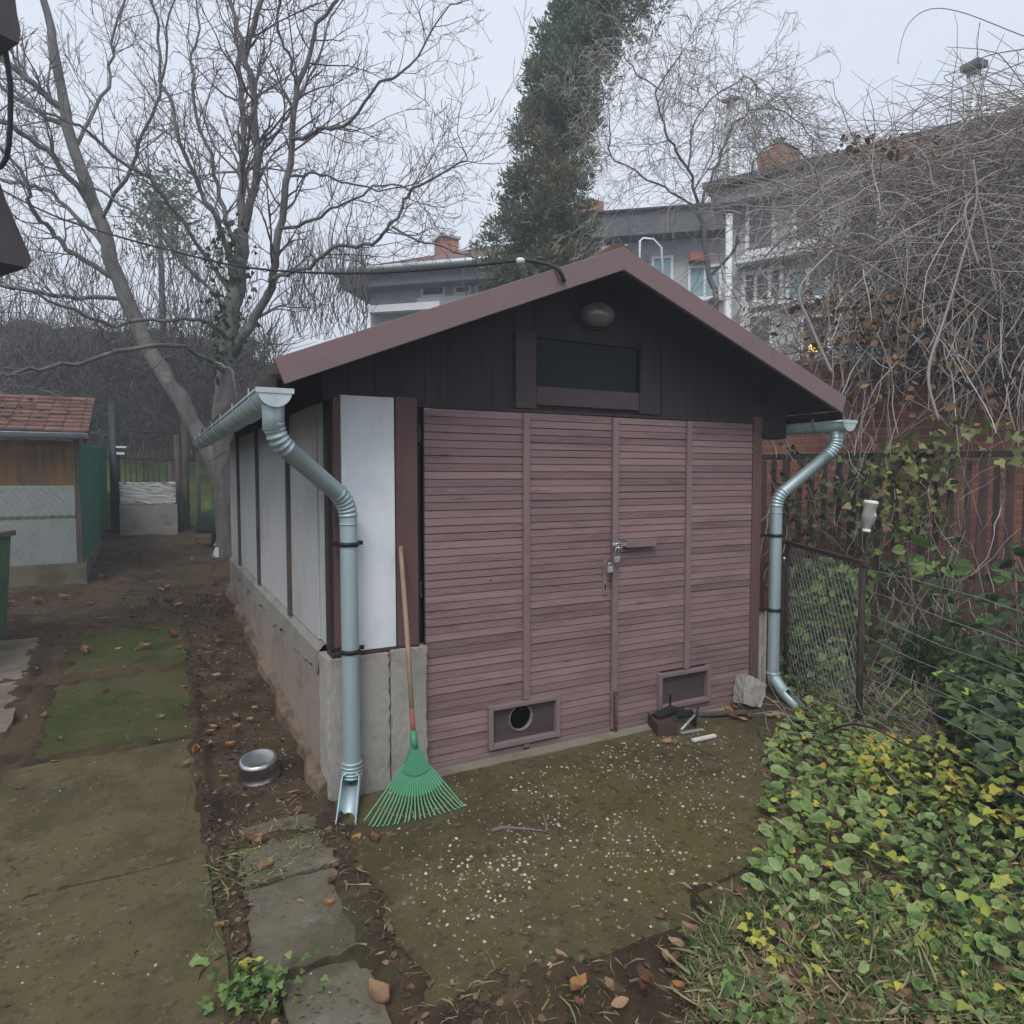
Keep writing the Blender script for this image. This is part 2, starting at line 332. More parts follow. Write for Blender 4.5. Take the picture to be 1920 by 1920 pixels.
cover_mat = M('cover_mat', (.12,.2,.06), tint=[(.045,.09,.025),(.10,.175,.045),(.18,.27,.08),(.27,.35,.14)], layers=[((.10,.15,.04),25,.5,.75,(1,1,1),.4)], rough=.5, transl=.22, spec=.4)
yellow_mat = M('yellow_mat', (.4,.35,.07), tint=[(.13,.21,.05),(.22,.30,.06),(.34,.38,.07),(.50,.46,.08),(.42,.30,.07)], rough=.55, transl=.25)
dark_cover = M('dark_cover', (.035,.08,.03), tint=[(.026,.05,.018),(.055,.10,.03),(.11,.17,.05)], rough=.5, transl=.2, spec=.35)
grass_mat = M('grass_mat', (.1,.16,.05), tint=[(.06,.115,.03),(.12,.20,.055),(.19,.26,.085),(.24,.20,.105),(.40,.34,.20)], rough=.7, transl=.2)
litter_mat = M('litter_mat', (.2,.12,.07), tint=[(.055,.035,.025),(.11,.068,.045),(.17,.105,.065),(.25,.16,.09)], rough=.9, transl=.1)
fallen_tan = M('fallen_tan', (.34,.22,.13), [((.21,.12,.07),30,.45,.7), ((.42,.30,.2),60,.6,.8)], rough=.8, transl=.12)
fallen_brown = M('fallen_brown', (.17,.088,.055), [((.10,.05,.033),30,.45,.7), ((.24,.14,.09),60,.6,.8)], rough=.8, transl=.1)
fallen_orange = M('fallen_orange', (.40,.22,.08), [((.27,.13,.05),30,.45,.7)], rough=.75, transl=.15)
fallen_yellow = M('fallen_yellow', (.46,.35,.13), [((.33,.22,.08),30,.45,.7)], rough=.75, transl=.15)
pebble_mat = M('pebble_mat', (.5,.47,.4), tint=[(.15,.115,.07),(.24,.20,.13),(.36,.31,.22),(.52,.48,.40)], rough=.8)
brick_mat = M('brick_mat', (.3,.12,.08), brick=((.27,.10,.065),(.17,.068,.047),(.22,.17,.14),.26,.078,.008,(R(90),0,0)), layers=[((.16,.08,.065),2.0,.48,.7,(1,1,1),.7), ((.38,.2,.14),5,.6,.8,(1,1,1),.6), ((.09,.065,.055),9,.62,.75,(1,1,1),.6)], rough=.92, bump=[(30,.4)])
chimney_mat = M('chimney_mat', (.42,.16,.10), brick=((.44,.17,.10),(.34,.12,.08),(.40,.28,.22),.26,.08,.008,(R(90),0,0)), layers=[((.25,.12,.09),3,.55,.75)], rough=.92)
picket_mat = M('picket_mat', (.062,.040,.031), [((.038,.027,.023),5,.42,.65,(3,3,.4)), ((.14,.09,.06),7,.58,.75,(3,3,.4),.7), ((.075,.08,.04),3,.6,.75,(1,1,1),.5)], rough=.9, tintv=.35, bump=[(30,.5,(4,4,.4))])
wire_mat = M('wire_mat', (.33,.32,.30), [((.2,.14,.11),9,.55,.72)], rough=.6, metal=.3)
wire_rust = M('wire_rust', (.2,.15,.12), [((.12,.06,.04),6,.45,.65)], rough=.7, metal=.4)
stucco_grey = M('stucco_grey', (.46,.475,.49), [((.36,.37,.385),1.2,.45,.7), ((.54,.55,.56),4,.55,.75,(1,1,1),.7)], rough=.92, bump=[(20,.3)])
stucco_pale = M('stucco_pale', (.46,.46,.46), [((.36,.355,.35),1.2,.45,.7), ((.30,.29,.28),5,.62,.78,(1,1,.4),.6)], rough=.92)
eave_dark = M('eave_dark', (.11,.115,.125), [((.16,.155,.15),5,.5,.7)], rough=.85)
roof_red = M('roof_red', (.17,.095,.095), [((.125,.08,.08),2,.45,.7)], rough=.9, bump=[(14,.5,(1,5,5))])
win_frame = M('win_frame', (.70,.72,.74), rough=.6)
win_glass = M('win_glass', (.07,.085,.10), rough=.08, spec=.8)
win_teal = M('win_teal', (.22,.38,.42), [((.32,.45,.48),3,.45,.7)], rough=.3)
red_awn = M('red_awn', (.35,.10,.09), rough=.8)
coop_conc = M('coop_conc', (.15,.135,.10), [((.09,.075,.05),3,.42,.64), ((.08,.09,.035),2,.55,.72,(1,1,1),.8), ((.2,.18,.15),9,.58,.76,(1,1,1),.6)], rough=.95, bump=[(20,.4)])
hut_brown = M('hut_brown', (.165,.098,.045), [((.10,.062,.035),3,.42,.64,(5,1,.6)), ((.22,.135,.065),6,.58,.76,(5,1,.5),.6)], rough=.8, bump=[(20,.3,(5,1,.4))])
hut_sheet = M('hut_sheet', (.30,.335,.335), [((.22,.26,.24),1.6,.45,.68), ((.37,.39,.40),5,.56,.76,(1,1,1),.7), ((.18,.24,.2),3,.62,.78,(1,1,1),.5)], rough=.7, bump=[(30,.2)])
hut_green = M('hut_green', (.05,.20,.14), [((.03,.13,.09),6,.42,.64,(6,6,.4)), ((.06,.2,.14),9,.58,.76,(8,8,.5),.7)], rough=.75, bump=[(60,.3,(6,6,.3))])
green_paint = M('green_paint', (.10,.20,.10), [((.06,.11,.06),5,.42,.64), ((.22,.25,.17),9,.58,.76,(1,1,1),.6)], rough=.7)
old_wood = M('old_wood', (.10,.08,.068), [((.06,.048,.042),6,.42,.66,(4,4,.5)), ((.15,.125,.105),9,.58,.76,(4,4,.5),.6)], rough=.9, bump=[(30,.4,(4,4,.4))])
cable_mat = M('cable_mat', (.025,.027,.03), rough=.6)
pot_steel = M('pot_steel', (.62,.62,.61), [((.42,.41,.4),8,.45,.7)], rough=.22, metal=1., rough2=(10,.4))
pot_body = M('pot_body', (.38,.37,.36), [((.2,.19,.18),9,.45,.7)], rough=.25, metal=1., rough2=(12,.4))
scrap_white = M('scrap_white', (.66,.69,.72), rough=.7)
stone_mat = M('stone_mat', (.31,.30,.265), [((.22,.21,.18),5,.45,.7), ((.38,.37,.34),18,.56,.76,(1,1,1),.7)], rough=.95, bump=[(20,.6),(90,.5)])
blue_sheet = M('blue_sheet', (.018,.036,.034), [((.03,.028,.022),6,.5,.7)], rough=.8)

# ------------------------------------------------------------------ ground
def axis(lo, a, b, hi, step, grow=1.22):
    mid = list(np.arange(a, b+1e-6, step)); out = []
    d = step; x = b
    while x < hi: d *= grow; x += d; out.append(min(x, hi))
    pre = []; d = step; x = a
    while x > lo: d *= grow; x -= d; pre.append(max(x, lo))
    return np.array(pre[::-1]+mid+out)
gx_ = axis(-150, -4.2, 3.2, 150, .03); gy_ = axis(-60, -2.3, 3.0, 150, .03, 1.12)
GX, GY = np.meshgrid(gx_, gy_)
def vnoise(x, y, s, seed):
    x = x*s; y = y*s; xi = np.floor(x).astype(int); yi = np.floor(y).astype(int); fx = x-xi; fy = y-yi
    def h(a, b):
        n = np.sin(a*127.1+b*311.7+seed*74.7)*43758.5453; return n-np.floor(n)
    fx = fx*fx*(3-2*fx); fy = fy*fy*(3-2*fy)
    return (h(xi,yi)*(1-fx)+h(xi+1,yi)*fx)*(1-fy)+(h(xi,yi+1)*(1-fx)+h(xi+1,yi+1)*fx)*fy
def rough_ground(x, y):
    near = (1-sstep(9, 14, np.hypot(x, y)))
    return near*(.030*(vnoise(x,y,3.,1)-.5)+.020*(vnoise(x,y,8.,2)-.5)+.012*(vnoise(x,y,19.,3)-.5))
def seg_d(x, y, a, b):
    (ax, ay), (bx, by) = a, b; t = np.clip(((x-ax)*(bx-ax)+(y-ay)*(by-ay))/((bx-ax)**2+(by-ay)**2), 0, 1)
    return np.hypot(x-(ax+t*(bx-ax)), y-(ay+t*(by-ay)))
LAP = [((-.60,-.1),(-.64,-1.45),.08), ((-.6,-1.66),(.45,-1.66),.10), ((.5,-1.53),(2.2,-1.51),.014), ((.45,-1.83),(2.2,-1.84),.08), ((-1.10,-2.6),(-1.09,3.6),.05), ((-1.99,.96),(-1.98,3.6),.10), ((-2.0,3.56),(-1.1,3.56),.16), ((-1.95,2.275),(-1.1,2.275),.13), ((-2.04,-2.4),(-2.04,.5),.03), ((-2.0,.965),(-1.12,.965),.035), ((-2.0,-.338),(-1.12,-.338),.012), ((-1.03,-.34),(-.62,-.34),.05), ((-1.03,-.675),(-.62,-.675),.018), ((-1.03,-1.24),(-.66,-1.24),.018), ((-.64,-2.),(-.64,-.2),.045), ((-1.05,-2.),(-1.04,-.2),.05), ((-3.3,2.37),(-2.1,2.37),.02), ((-2.12,1.25),(-2.14,3.5),.07), ((-3.3,1.3),(-2.1,1.3),.08), ((-3.3,3.46),(-2.1,3.46),.1)]
def lap(x, y):
    h = np.zeros_like(x)
    for a, b, w in LAP:
        d = seg_d(x, y, a, b)+w*1.1*(vnoise(x, y, 6., 51)-.5)+w*.7*(vnoise(x, y, 17., 52)-.5); h = np.maximum(h, 1-sstep(w*.35, w*1.15, d))
    return .048*h+.018*(vnoise(x, y, 28., 61)-.5)*(h > .02)
def rough2(x, y): return rough_ground(x, y)+lap(x, y)
GZ = gz(GX, GY)-.022+rough2(GX, GY)
ny, nx = GX.shape
idx = np.arange(nx*ny).reshape(ny, nx)
GF = np.stack([idx[:-1,:-1], idx[:-1,1:], idx[1:,1:], idx[1:,:-1]], -1).reshape(-1, 4)
tag(link('ground', mesh_np('ground', np.stack([GX, GY, GZ], -1).reshape(-1, 3), GF, None, True), dirt), 'bare brown earth of the yard with scattered leaf litter', None, None, 'structure')

def sheet(name, mat, x0, x1, y0, y1, step, fz, label):
    xs = np.linspace(x0, x1, max(2, int((x1-x0)/step))); ys = np.linspace(y0, y1, max(2, int((y1-y0)/step)))
    X, Y = np.meshgrid(xs, ys); i = np.arange(X.size).reshape(X.shape)
    F = np.stack([i[:-1,:-1], i[:-1,1:], i[1:,1:], i[1:,:-1]], -1).reshape(-1, 4)
    o = link(name, mesh_np(name, np.stack([X, Y, fz(X, Y)], -1).reshape(-1, 3), F, None, True), mat)
    return tag(o, label, None, None, 'structure')
sheet('lawn', lawn_mat, -14, .8, 9.6, 13.8, .2, lambda x, y: gz(x, y)+.03+.05*(vnoise(x,y,2.,4)-.5), 'bright green grass bank beyond the garden gate')
sheet('hill', hill_mat, -60, 4, 13.75, 50, .5, lambda x, y: gz(x, y)+.05+.7*(vnoise(x,y,.7,5)-.5)*sstep(13.7,15,y)+.4*(vnoise(x,y,2.1,6)-.5)*sstep(13.7,15,y), 'dim brushy hillside behind the garden')

def slab(mb, x0, x1, y0, y1, h=.012, dz=0., tilt=0.):
    """one cast slab with slightly uneven edges, following the yard"""
    n = 7; pts = []
    for a, b in (((x0,y0),(x1,y0)), ((x1,y0),(x1,y1)), ((x1,y1),(x0,y1)), ((x0,y1),(x0,y0))):
        for k in range(n):
            t = k/n; j = .012 if k else .02
            pts.append((a[0]+(b[0]-a[0])*t+random.uniform(-j, j), a[1]+(b[1]-a[1])*t+random.uniform(-j, j)))
    m = len(pts)
    top = [(x, y, float(gz(x, y))+h+dz+tilt*(x-x0)) for x, y in pts]
    V = top+[(x+random.uniform(-.004,.004), y, z-.08) for x, y, z in top]
    F = [tuple(range(m))]+[((i+1) % m, i, m+i, m+(i+1) % m) for i in range(m)]
    mb.add(V, F)
XR = -1.125
p = MB(); slab(p, -2.02, XR, -1.62, -.345, .016); slab(p, -2.02, XR, -.33, .95, .008); slab(p, -2.02, XR, -2.9, -1.64, .012); slab(p, -2.95, -2.05, -2.2, -.9, .012); slab(p, -2.95, -2.05, -.88, .42, .01)
tag(p.build('path', slab_mat, None, .006), 'mossy concrete path slabs left of the shed', None, None, 'structure')
p = MB(); slab(p, -1.98, -1.10, .98, 2.26, .012); slab(p, -1.96, -1.08, 2.29, 3.55, .012)
tag(p.build('mossy_path', slab_moss, None, .006), 'path slab overgrown with dark green moss', None, None, 'structure')
p = MB(); slab(p, -3.2, -2.10, 1.30, 2.35, .022); slab(p, -3.3, -2.14, 2.39, 3.45, .022); slab(p, -4.4, -3.25, 1.3, 3.5, .024)
tag(p.build('pale_path', slab_pale, None, .006), 'paler concrete slabs at the left edge of the yard', None, None, 'structure')
p = MB(); slab(p, -1.0, -.64, -.66, -.36, .012); slab(p, -1.03, -.66, -1.22, -.69, .012); slab(p, -.98, -.70, -1.9, -1.26, .01); slab(p, -.98, -.62, -.32, -.16, .004)
tag(p.build('stepping_path', slab_step, None, .006), 'narrow row of small concrete slabs beside the path', None, None, 'structure')

# concrete apron in front of the doors: uneven outline, one sheet with thickness
def outline(pts, jit, step=.09):
    out = []
    for (a, b), (c, d) in zip(pts, pts[1:]+pts[:1]):
        n = max(1, int(math.hypot(c-a, d-b)/step))
        for k in range(n): out.append((a+(c-a)*k/n+random.uniform(-jit, jit), b+(d-b)*k/n+random.uniform(-jit, jit)))
    return out
def flat_poly(name, pts, z, mat, label, th=.07):
    n = len(pts); V = [(x, y, z) for x, y in pts]+[(x, y, z-th) for x, y in pts]
    F = [tuple(range(n))]+[((i+1) % n, i, n+i, n+(i+1) % n) for i in range(n)]
    mb = MB(); mb.add(V, F); return tag(mb.build(name, mat), label, None, None, 'structure')
flat_poly('apron', outline([(-.52,-.12),(-.62,-.9),(-.64,-1.62),(.42,-1.66),(.52,-1.505),(1.6,-1.49),(2.9,-1.48),(2.62,-.115)][::1], .018), .012, apron_mat, 'mossy pebbly concrete apron in front of the shed doors')
flat_poly('apron_strip', outline([(.54,-1.535),(.50,-1.82),(2.2,-1.84),(2.3,-1.52)], .010), .006, apron_mat, 'mossy edge slab in front of the apron')
flat_poly('apron_border', outline([(-.03,-.02),(-.02,-.112),(2.6,-.105),(2.6,-.02)], .004, .2), .016, apron_edge, 'paler concrete strip along the foot of the doors')

# ------------------------------------------------------------------ shed
shed = thing('shed', (0, 0, 0), 'small garage shed with mauve slatted double doors, grey panel side wall and low gabled roof', 'shed')
W = 2.461; HD = 2.0; L = 4.8; XL = -.54; XW = -.515; XRW = 2.56
# plinth: brown lower wall with a footing step, grey upper band
p = MB(); p.box((XL+.004, .165, -.3), (XL+.2, L, .57)); p.box((XRW-.14, .165, -.3), (XRW+.02, L, .70)); p.box((XL+.2, L-.15, -.3), (XRW-.14, L, .70))
p.build('plinth', plinth_brown, shed)
p = MB(); n = 60; V = []; F = []
for k in range(n+1):
    y = .17+(L-.17)*k/n; zl = .575+.018*math.sin(k*.55)+random.uniform(-.02, .02); V += [(XL-.003, y, zl), (XL+.001, y, .70), (XL+.03, y, .737), (XL+.2, y, .737)]
    if k: o = 4*k; F += [(o-4, o-3, o+1, o), (o-3, o-2, o+2, o+1), (o-2, o-1, o+3, o+2)]
p.add(V, F); p.build('plinth_band', plinth_grey, shed)
# footing with ragged edge
n = 50; V = []; F = []
for k in range(n+1):
    y = .0+(L+.1)*k/n; e = -.585-.025*random.random()-.015*math.sin(k*.7); g = float(gz(-.6, y))
    V += [(XL+.01, y, g+.06+.015*random.random()), (e+.02, y, g+.03+.015*random.random()), (e, y, g-.08)]
    if k: o = 3*k; F += [(o-3, o-2, o+1, o), (o-2, o-1, o+2, o+1)]
V += [(XL+.01, 0, -.1)]; F += [(0, 3*(n+1), 2, 1)]
MB().add(V, F).build('footing', footing_mat, shed)
# front pillars (displaced concrete)
def rough_block(name, lo, hi, mat, parent, amp=.004, step=.03, seed=1):
    bm = bmesh.new(); bmesh.ops.create_cube(bm, size=1)
    for v in bm.verts: v.co = Vector([lo[i]+(v.co[i]+.5)*(hi[i]-lo[i]) for i in range(3)])
    mx = max(hi[i]-lo[i] for i in range(3))
    bmesh.ops.subdivide_edges(bm, edges=bm.edges, cuts=min(30, int(mx/step)), use_grid_fill=True)
    rr = random.Random(seed)
    for v in bm.verts:
        ed = sum(1 for i in range(3) if abs(v.co[i]-lo[i]) < 1e-4 or abs(v.co[i]-hi[i]) < 1e-4)
        a = amp*(3.2 if ed >= 2 else 1)
        c = Vector([(lo[i]+hi[i])/2 for i in range(3)])
        d = Vector([rr.uniform(-a, a) for i in range(3)])
        if ed >= 2: d += (c-v.co).normalized()*rr.uniform(0, a)
        v.co += d
    me = bpy.data.meshes.new(name); bm.to_mesh(me); bm.free()
    return link(name, me, mat, parent)
pl = rough_block('pillar', (XL+.0, -.035, -.12), (-.215, .16, .705), conc_pillar, shed, .0016, .03, 2)
rough_block('pillar', (-.208, -.04, -.12), (-.008, .15, .715), conc_pillar, shed, .0016, .03, 3)
rough_block('pillar', (2.50, .005, -.12), (2.60, .16, .66), conc_pillar, shed, .004, .03, 4)
p = MB(); p.box((XL+.03, -.02, .708), (-.04, .1, .722)); p.build('flashing', rust, shed)
# left wall: panels between dark battens
ys = [.135, .27] + [float(at(px, 900, x=XW)[1]) for px in (543, 485, 449)] + [L]
ys = sorted(ys)
for i, (a, b) in enumerate(zip(ys[:-1], ys[1:])):
    g = .02 if i > 0 else .004
    MB().box((XW+(.0 if i else .012), a+g*.3, .742), (XW+.05, b-(.006 if i < len(ys)-2 and i > 0 else .004), 2.02)).build('wall_panel', panel_grey, shed, .004)
for y in ys[2:-1]:
    MB().box((XW-.026, y-.02, .735), (XW+.03, y+.02, 2.03)).build('wall_batten', old_wood, shed, .003)
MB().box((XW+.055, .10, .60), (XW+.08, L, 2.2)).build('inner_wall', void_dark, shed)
MB().box((-.505, .045, .725), (-.43, .13, 2.03)).build('corner_post', dark_wood, shed)
MB().box((-.484, -.008, .725), (-.452, .04, 2.03)).build('corner_board', post_brown, shed)
MB().box((-.447, -.005, .725), (-.165, .06, 2.045)).build('front_panel', render_white, shed, .004)
MB().box((-.160, -.012, .722), (-.040, .08, 2.05)).build('door_post', post_brown, shed, .004)
MB().box((-.04, .085, -.1), (-.012, .12, 2.05)).build('gap_shade', void_dark, shed)  # near-black strip painted in as shade of the open gap beside the door
MB().box((W+.006, -.005, .0), (2.555, .1, 2.05)).build('door_post', post_brown, shed, .004)
MB().box((2.48, .1, -.1), (XRW, L, 2.25)).build('side_wall', panel_grey, shed)
MB().prism([(XW+.1,L-.1,.1),(2.47,L-.1,.1),(2.47,L-.1,2.22),(1.066,L-.1,2.78),(XW+.1,L-.1,2.13)], (0,.08,0)).build('back_wall', panel_grey, shed)
for (x, z) in ((-.024, 1.86), (-.024, 1.02)):
    MB().box((-.030, .006, z-.045), (-.014, .024, z+.045)).build('hinge', iron_dark, shed)
MB().box((-.036, .03, .72), (-.012, .08, 2.05)).build('gap_shade', void_dark, shed)  # upper strip of the same painted gap shade
# gable boards and vent window
APX, APZ = 1.066, 2.91; SLL = (2.91-2.147)/(1.066+.816); SLR = (2.91-2.178)/(2.992-1.066)
def roof_z(x): return APZ-(APX-x)*SLL if x < APX else APZ-(x-APX)*SLR
w0, w1 = at(1006, 640, y=.0), at(1198, 735, y=.0)
wx0, wx1 = float(w0[0]), float(w1[0]); wz0 = float(at(1006, 722, y=0)[2]); wz1 = float(at(1006, 634, y=0)[2])
ZB = 2.022
xs = np.linspace(-.53, 2.60, 24)
p = MB()
for a, b in zip(xs[:-1], xs[1:]):
    a2, b2 = a+.001, b-.001
    segs = [(ZB, None)] if (b2 < wx0 or a2 > wx1) else [(ZB, wz0-.1), (wz1+.01, None)]
    for lo, hi in segs:
        h0 = roof_z(a2)-.06 if hi is None else hi; h1 = roof_z(b2)-.06 if hi is None else hi
        yy = .02+random.uniform(-.001, .001)
        p.prism([(a2, yy, lo), (b2, yy, lo), (b2, yy, h1), (a2, yy, h0)], (0, .025, 0), random.random())
p.build('gable_cladding', dark_wood, shed)
MB().prism([(-.5,.05,2.03),(2.55,.05,2.03),(2.55,.05,roof_z(2.55)-.07),(APX,.05,APZ-.08),(-.5,.05,roof_z(-.5)-.07)], (0,.01,0)).build('gable_backing', void_dark, shed)
win = MB().box((wx0-.0, -.004, wz0-.115), (wx1+.0, .014, wz0-.006)).build('vent_board', header_brown, shed, .003)
p = MB(); p.box((wx0-.14, -.006, ZB+.002), (wx0-.003, .012, wz1+.03)); p.build('vent_board', header_brown, shed, .003)
p = MB(); p.box((wx1+.003, -.012, ZB+.004), (wx1+.16, .006, wz1+.03)); p.build('vent_board', dark_wood, shed, .003)
vm = Tubes()
for k in range(42):
    z = wz0+(wz1-wz0)*k/41; vm.add([(wx0, .028, z), ((wx0+wx1)/2, .03, z), (wx1, .028, z)], .0022)
for k in range(70):
    x = wx0+(wx1-wx0)*k/69; vm.add([(x, .032, wz0), (x, .033, (wz0+wz1)/2), (x, .032, wz1)], .0016)
vm.build('vent_mesh', mesh_mat, shed, 3)
p = MB(); p.box((-.05, -.002, 2.003), (2.56, .03, 2.019)); p.build('lintel', dark_wood, shed)
# roof: two slabs, soffit boards, barge boards
YF, YB = -.345, L+.02
XEL, XER = -.80, 2.98
def roof_side(x0, x1):
    p = MB(); z0, z1 = roof_z(x0), roof_z(x1)
    p.prism([(x0, YF+.03, z0-.075), (x1, YF+.03, z1-.075), (x1, YF+.03, z1-.01), (x0, YF+.03, z0-.01)], (0, YB-YF-.03, 0))
    r = p.build('roof', tar_roof, shed)
    s = MB(); n = 12
    for k in range(n):
        a = x0+(x1-x0)*k/n; b = x0+(x1-x0)*(k+1)/n
        a, b = min(a, b)+.002, max(a, b)-.002
        s.prism([(a, YF+.03, roof_z(a)-.095), (b, YF+.03, roof_z(b)-.095), (b, YF+.03, roof_z(b)-.078), (a, YF+.03, roof_z(a)-.078)], (0, YB-YF-.05, 0), random.random())
    s.build('soffit', dark_wood, r)
    return r
rl = roof_side(XEL, APX-.001); rr_ = roof_side(APX+.001, XER)
def barge(x0, x1, sl):
    z0, z1 = roof_z(x0), roof_z(x1); nrm = np.array([-(z1-z0), 0, x1-x0]); nrm /= np.linalg.norm(nrm)
    if nrm[2] < 0: nrm = -nrm
    d = .118
    a, b = np.array([x0, YF, z0]), np.array([x1, YF, z1])
    end = a if abs(x0-APX) > abs(x1-APX) else b
    top_e = end; low_e = end-nrm*d
    apx = np.array([APX+(-.0015 if end is a else .0015), YF, APZ]); lowa = apx-np.array([0, 0, d/nrm[2]])
    MB().prism([top_e, low_e, lowa, apx], (0, .026, 0)).build('barge_board', barge_paint, shed, .003)
barge(-.816, APX, SLL); barge(2.992, APX, SLR)
rt = MB()
for k in range(9):
    y = YF+.05+k*.42
    V = []; n = 9
    for yy, r in ((y-.02, .10), (y+.40, .088)):
        for i in range(n):
            a = math.pi*i/(n-1); V.append((APX+r*1.1*math.cos(a), yy, APZ-.05+r*.75*math.sin(a)))
    rt.add(V, [(i, i+1, n+i+1, n+i) for i in range(n-1)]+[tuple(range(n))[::-1]], random.random(), False)
rt.build('ridge_tile', clay_tile, rl)
p = MB(); p.box((2.60, -.02, 1.955), (2.76, .10, roof_z(2.7)-.1)); 
MB().prism([(2.56,.02,1.965),(2.60,-.0,1.90),(2.80,-.0,1.90),(2.80,-.0,2.16),(2.56,.0,2.2)], (0,.12,0)).build('purlin', dark_wood, shed)
# eaves fascia behind gutters
MB().box((XEL-.022, YF+.03, 1.985), (XEL-.002, YB, 2.085)).build('eaves_board', dark_wood, shed)
MB().box((XER+.002, YF+.03, 1.985), (XER+.02, YB, 2.085)).build('eaves_board', dark_wood, shed)

# doors
def door_leaf(x0, x1, bx, vent, flip):
    """slatted leaf with middle batten bx and an opening vent=(xa,xb,za,zb)"""
    pitch = HD/47.; b = MB(); rr = random.Random(int(x0*1000)+5)
    for half, (a, c) in enumerate(((x0+.003, bx-.004), (bx+.004, x1-.003))):
        for k in range(47):
            z0 = k*pitch+.0012+rr.uniform(0, .0008); z1 = (k+1)*pitch-.0009-rr.uniform(0, .0012)*(1 if rr.random() < .75 else 2.6)
            t = rr.random()
            if k == 0: z0 += .012
            segs = [(a, c)]
            if z1 > vent[2] and z0 < vent[3]:
                segs = []
                if a < vent[0]: segs.append((a, min(c, vent[0])))
                if c > vent[1]: segs.append((max(a, vent[1]), c))
            dy = rr.uniform(-.0012, .0012); sag = rr.uniform(-.0012, .0012)
            for s, e in segs:
                if e-s < .01: continue
                y0 = -.004+dy
                V = [(s, y0, z0), (e, y0, z0+sag), (e, y0+.004, z1+sag), (s, y0+.004, z1), (s, .018, z0), (e, .018, z0+sag), (e, .018, z1+sag), (s, .018, z1)]
                b.add(V, [(0,1,2,3),(5,4,7,6),(1,5,6,2),(4,0,3,7),(3,2,6,7),(4,5,1,0)], t)
    leaf = b.build('door_leaf', door_paint, shed)
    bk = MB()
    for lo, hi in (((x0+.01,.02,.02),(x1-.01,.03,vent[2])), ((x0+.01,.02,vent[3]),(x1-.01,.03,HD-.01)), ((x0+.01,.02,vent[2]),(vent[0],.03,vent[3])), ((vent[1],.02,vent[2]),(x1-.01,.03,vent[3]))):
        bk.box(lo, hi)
    bk.build('door_backing', void_dark, leaf)  # near-black sheet so the slat gaps read as shaded lines
    bt = MB(); bt.box((bx-.021, -.020, vent[3]+.03), (bx+.021, -.0045, HD-.004)); bt.build('batten', trim_paint, leaf, .003)
    bt = MB(); bt.box((bx-.021, -.020, .03), (bx+.021, -.0045, vent[2]-.032)); bt.build('batten', trim_paint, leaf, .003)
    bt = MB(); bt.box((x0+.004, -.011, .004), (bx-.022, -.0045, .042)); bt.box((bx+.022, -.011, .004), (x1-.004, -.0045, .042)); bt.build('bottom_rail', trim_paint, leaf, .003)
    fr = MB(); xa, xb, za, zb = vent; t = .027
    fr.box((xa-t, -.03, za-t), (xa+.002, .015, zb+t)); fr.box((xb-.002, -.03, za-t), (xb+t, .015, zb+t))
    fr.box((xa+.0025, -.028, zb-.002), (xb-.0025, .015, zb+t-.003)); fr.box((xa+.0025, -.032, za-t+.002), (xb-.0025, .015, za+.002))
    f = fr.build('vent_frame', trim_paint, leaf, .003)
    return leaf, f
def vpx(a, b, c, d):
    A = at(a, (c+d)/2, y=0); B = at(b, (c+d)/2, y=0)
    return float(A[0]), float(B[0])
bx1 = float(at(985, 1000, y=0)[0]); bx2 = float(at(1288, 1000, y=0)[0]); XM = float(at(1146, 1000, y=0)[0])
va0, va1 = vpx(921, 1039, 1310, 1390); zA1 = float(at(980, 1320, y=0)[2]); zA0 = float(at(980, 1383, y=0)[2])
vb0, vb1 = vpx(1237, 1322, 1258, 1322); zB1 = float(at(1280, 1262, y=0)[2]); zB0 = float(at(1280, 1314, y=0)[2])
leaf1, vf1 = door_leaf(.0, XM, bx1, (va0, va1, zA0, zA1), 0)
leaf2, vf2 = door_leaf(XM+.004, W, bx2, (vb0, vb1, zB0, zB1), 1)
hc = at(977, 1341, y=.0); hx, hz, hr = float(hc[0]), float(hc[2]), .077
hr = min(hr, (zA1-zA0)/2-.004)
hz = min(max(hz, zA0+hr+.003), zA1-hr-.003)
n = 48; V = []; F = []
for k in range(n):
    a = 2*math.pi*k/n; c, s_ = math.cos(a), math.sin(a)
    V.append((hx+hr*c, .004, hz+hr*s_))
    tx = ((va1-hx) if c > 0 else (va0-hx))/(c if abs(c) > 1e-6 else 1e-6); tz = ((zA1-hz) if s_ > 0 else (zA0-hz))/(s_ if abs(s_) > 1e-6 else 1e-6)
    t = min(abs(tx), abs(tz)); V.append((hx+t*c, .004, hz+t*s_))
cor = [(va1, .004, zA1), (va0, .004, zA1), (va0, .004, zA0), (va1, .004, zA0)]
for k in range(n): F.append((2*k, 2*k+1, (2*k+3) % (2*n), (2*k+2) % (2*n)))
for cx, cy, cz in cor:
    kk = min(range(n), key=lambda k: min(0, 0)+((V[2*k+1][0]-cx)**2+(V[2*k+1][2]-cz)**2)+((V[(2*k+3) % (2*n)][0]-cx)**2+(V[(2*k+3) % (2*n)][2]-cz)**2))
    V.append((cx, cy, cz)); F.append((2*kk+1, len(V)-1, (2*kk+3) % (2*n)))
MB().add(V, F).build('vent_panel', header_brown, leaf1)
hole = MB(); hole.lathe((hx, .004, hz), (0, -1, 0), [(hr-.004, -.02), (hr-.004, .006), (hr+.003, .006), (hr+.003, .0)], 48); hole.build('vent_ring', trim_paint, leaf1)
MB().box((vb0+.001, .004, zB0+.001), (vb1-.001, .012, zB1-.001)).build('vent_panel', header_brown, leaf2)
MB().box((XM-.004, -.026, .03), (XM+.038, -.0045, HD-.006)).build('meeting_batten', trim_paint, leaf2, .003)
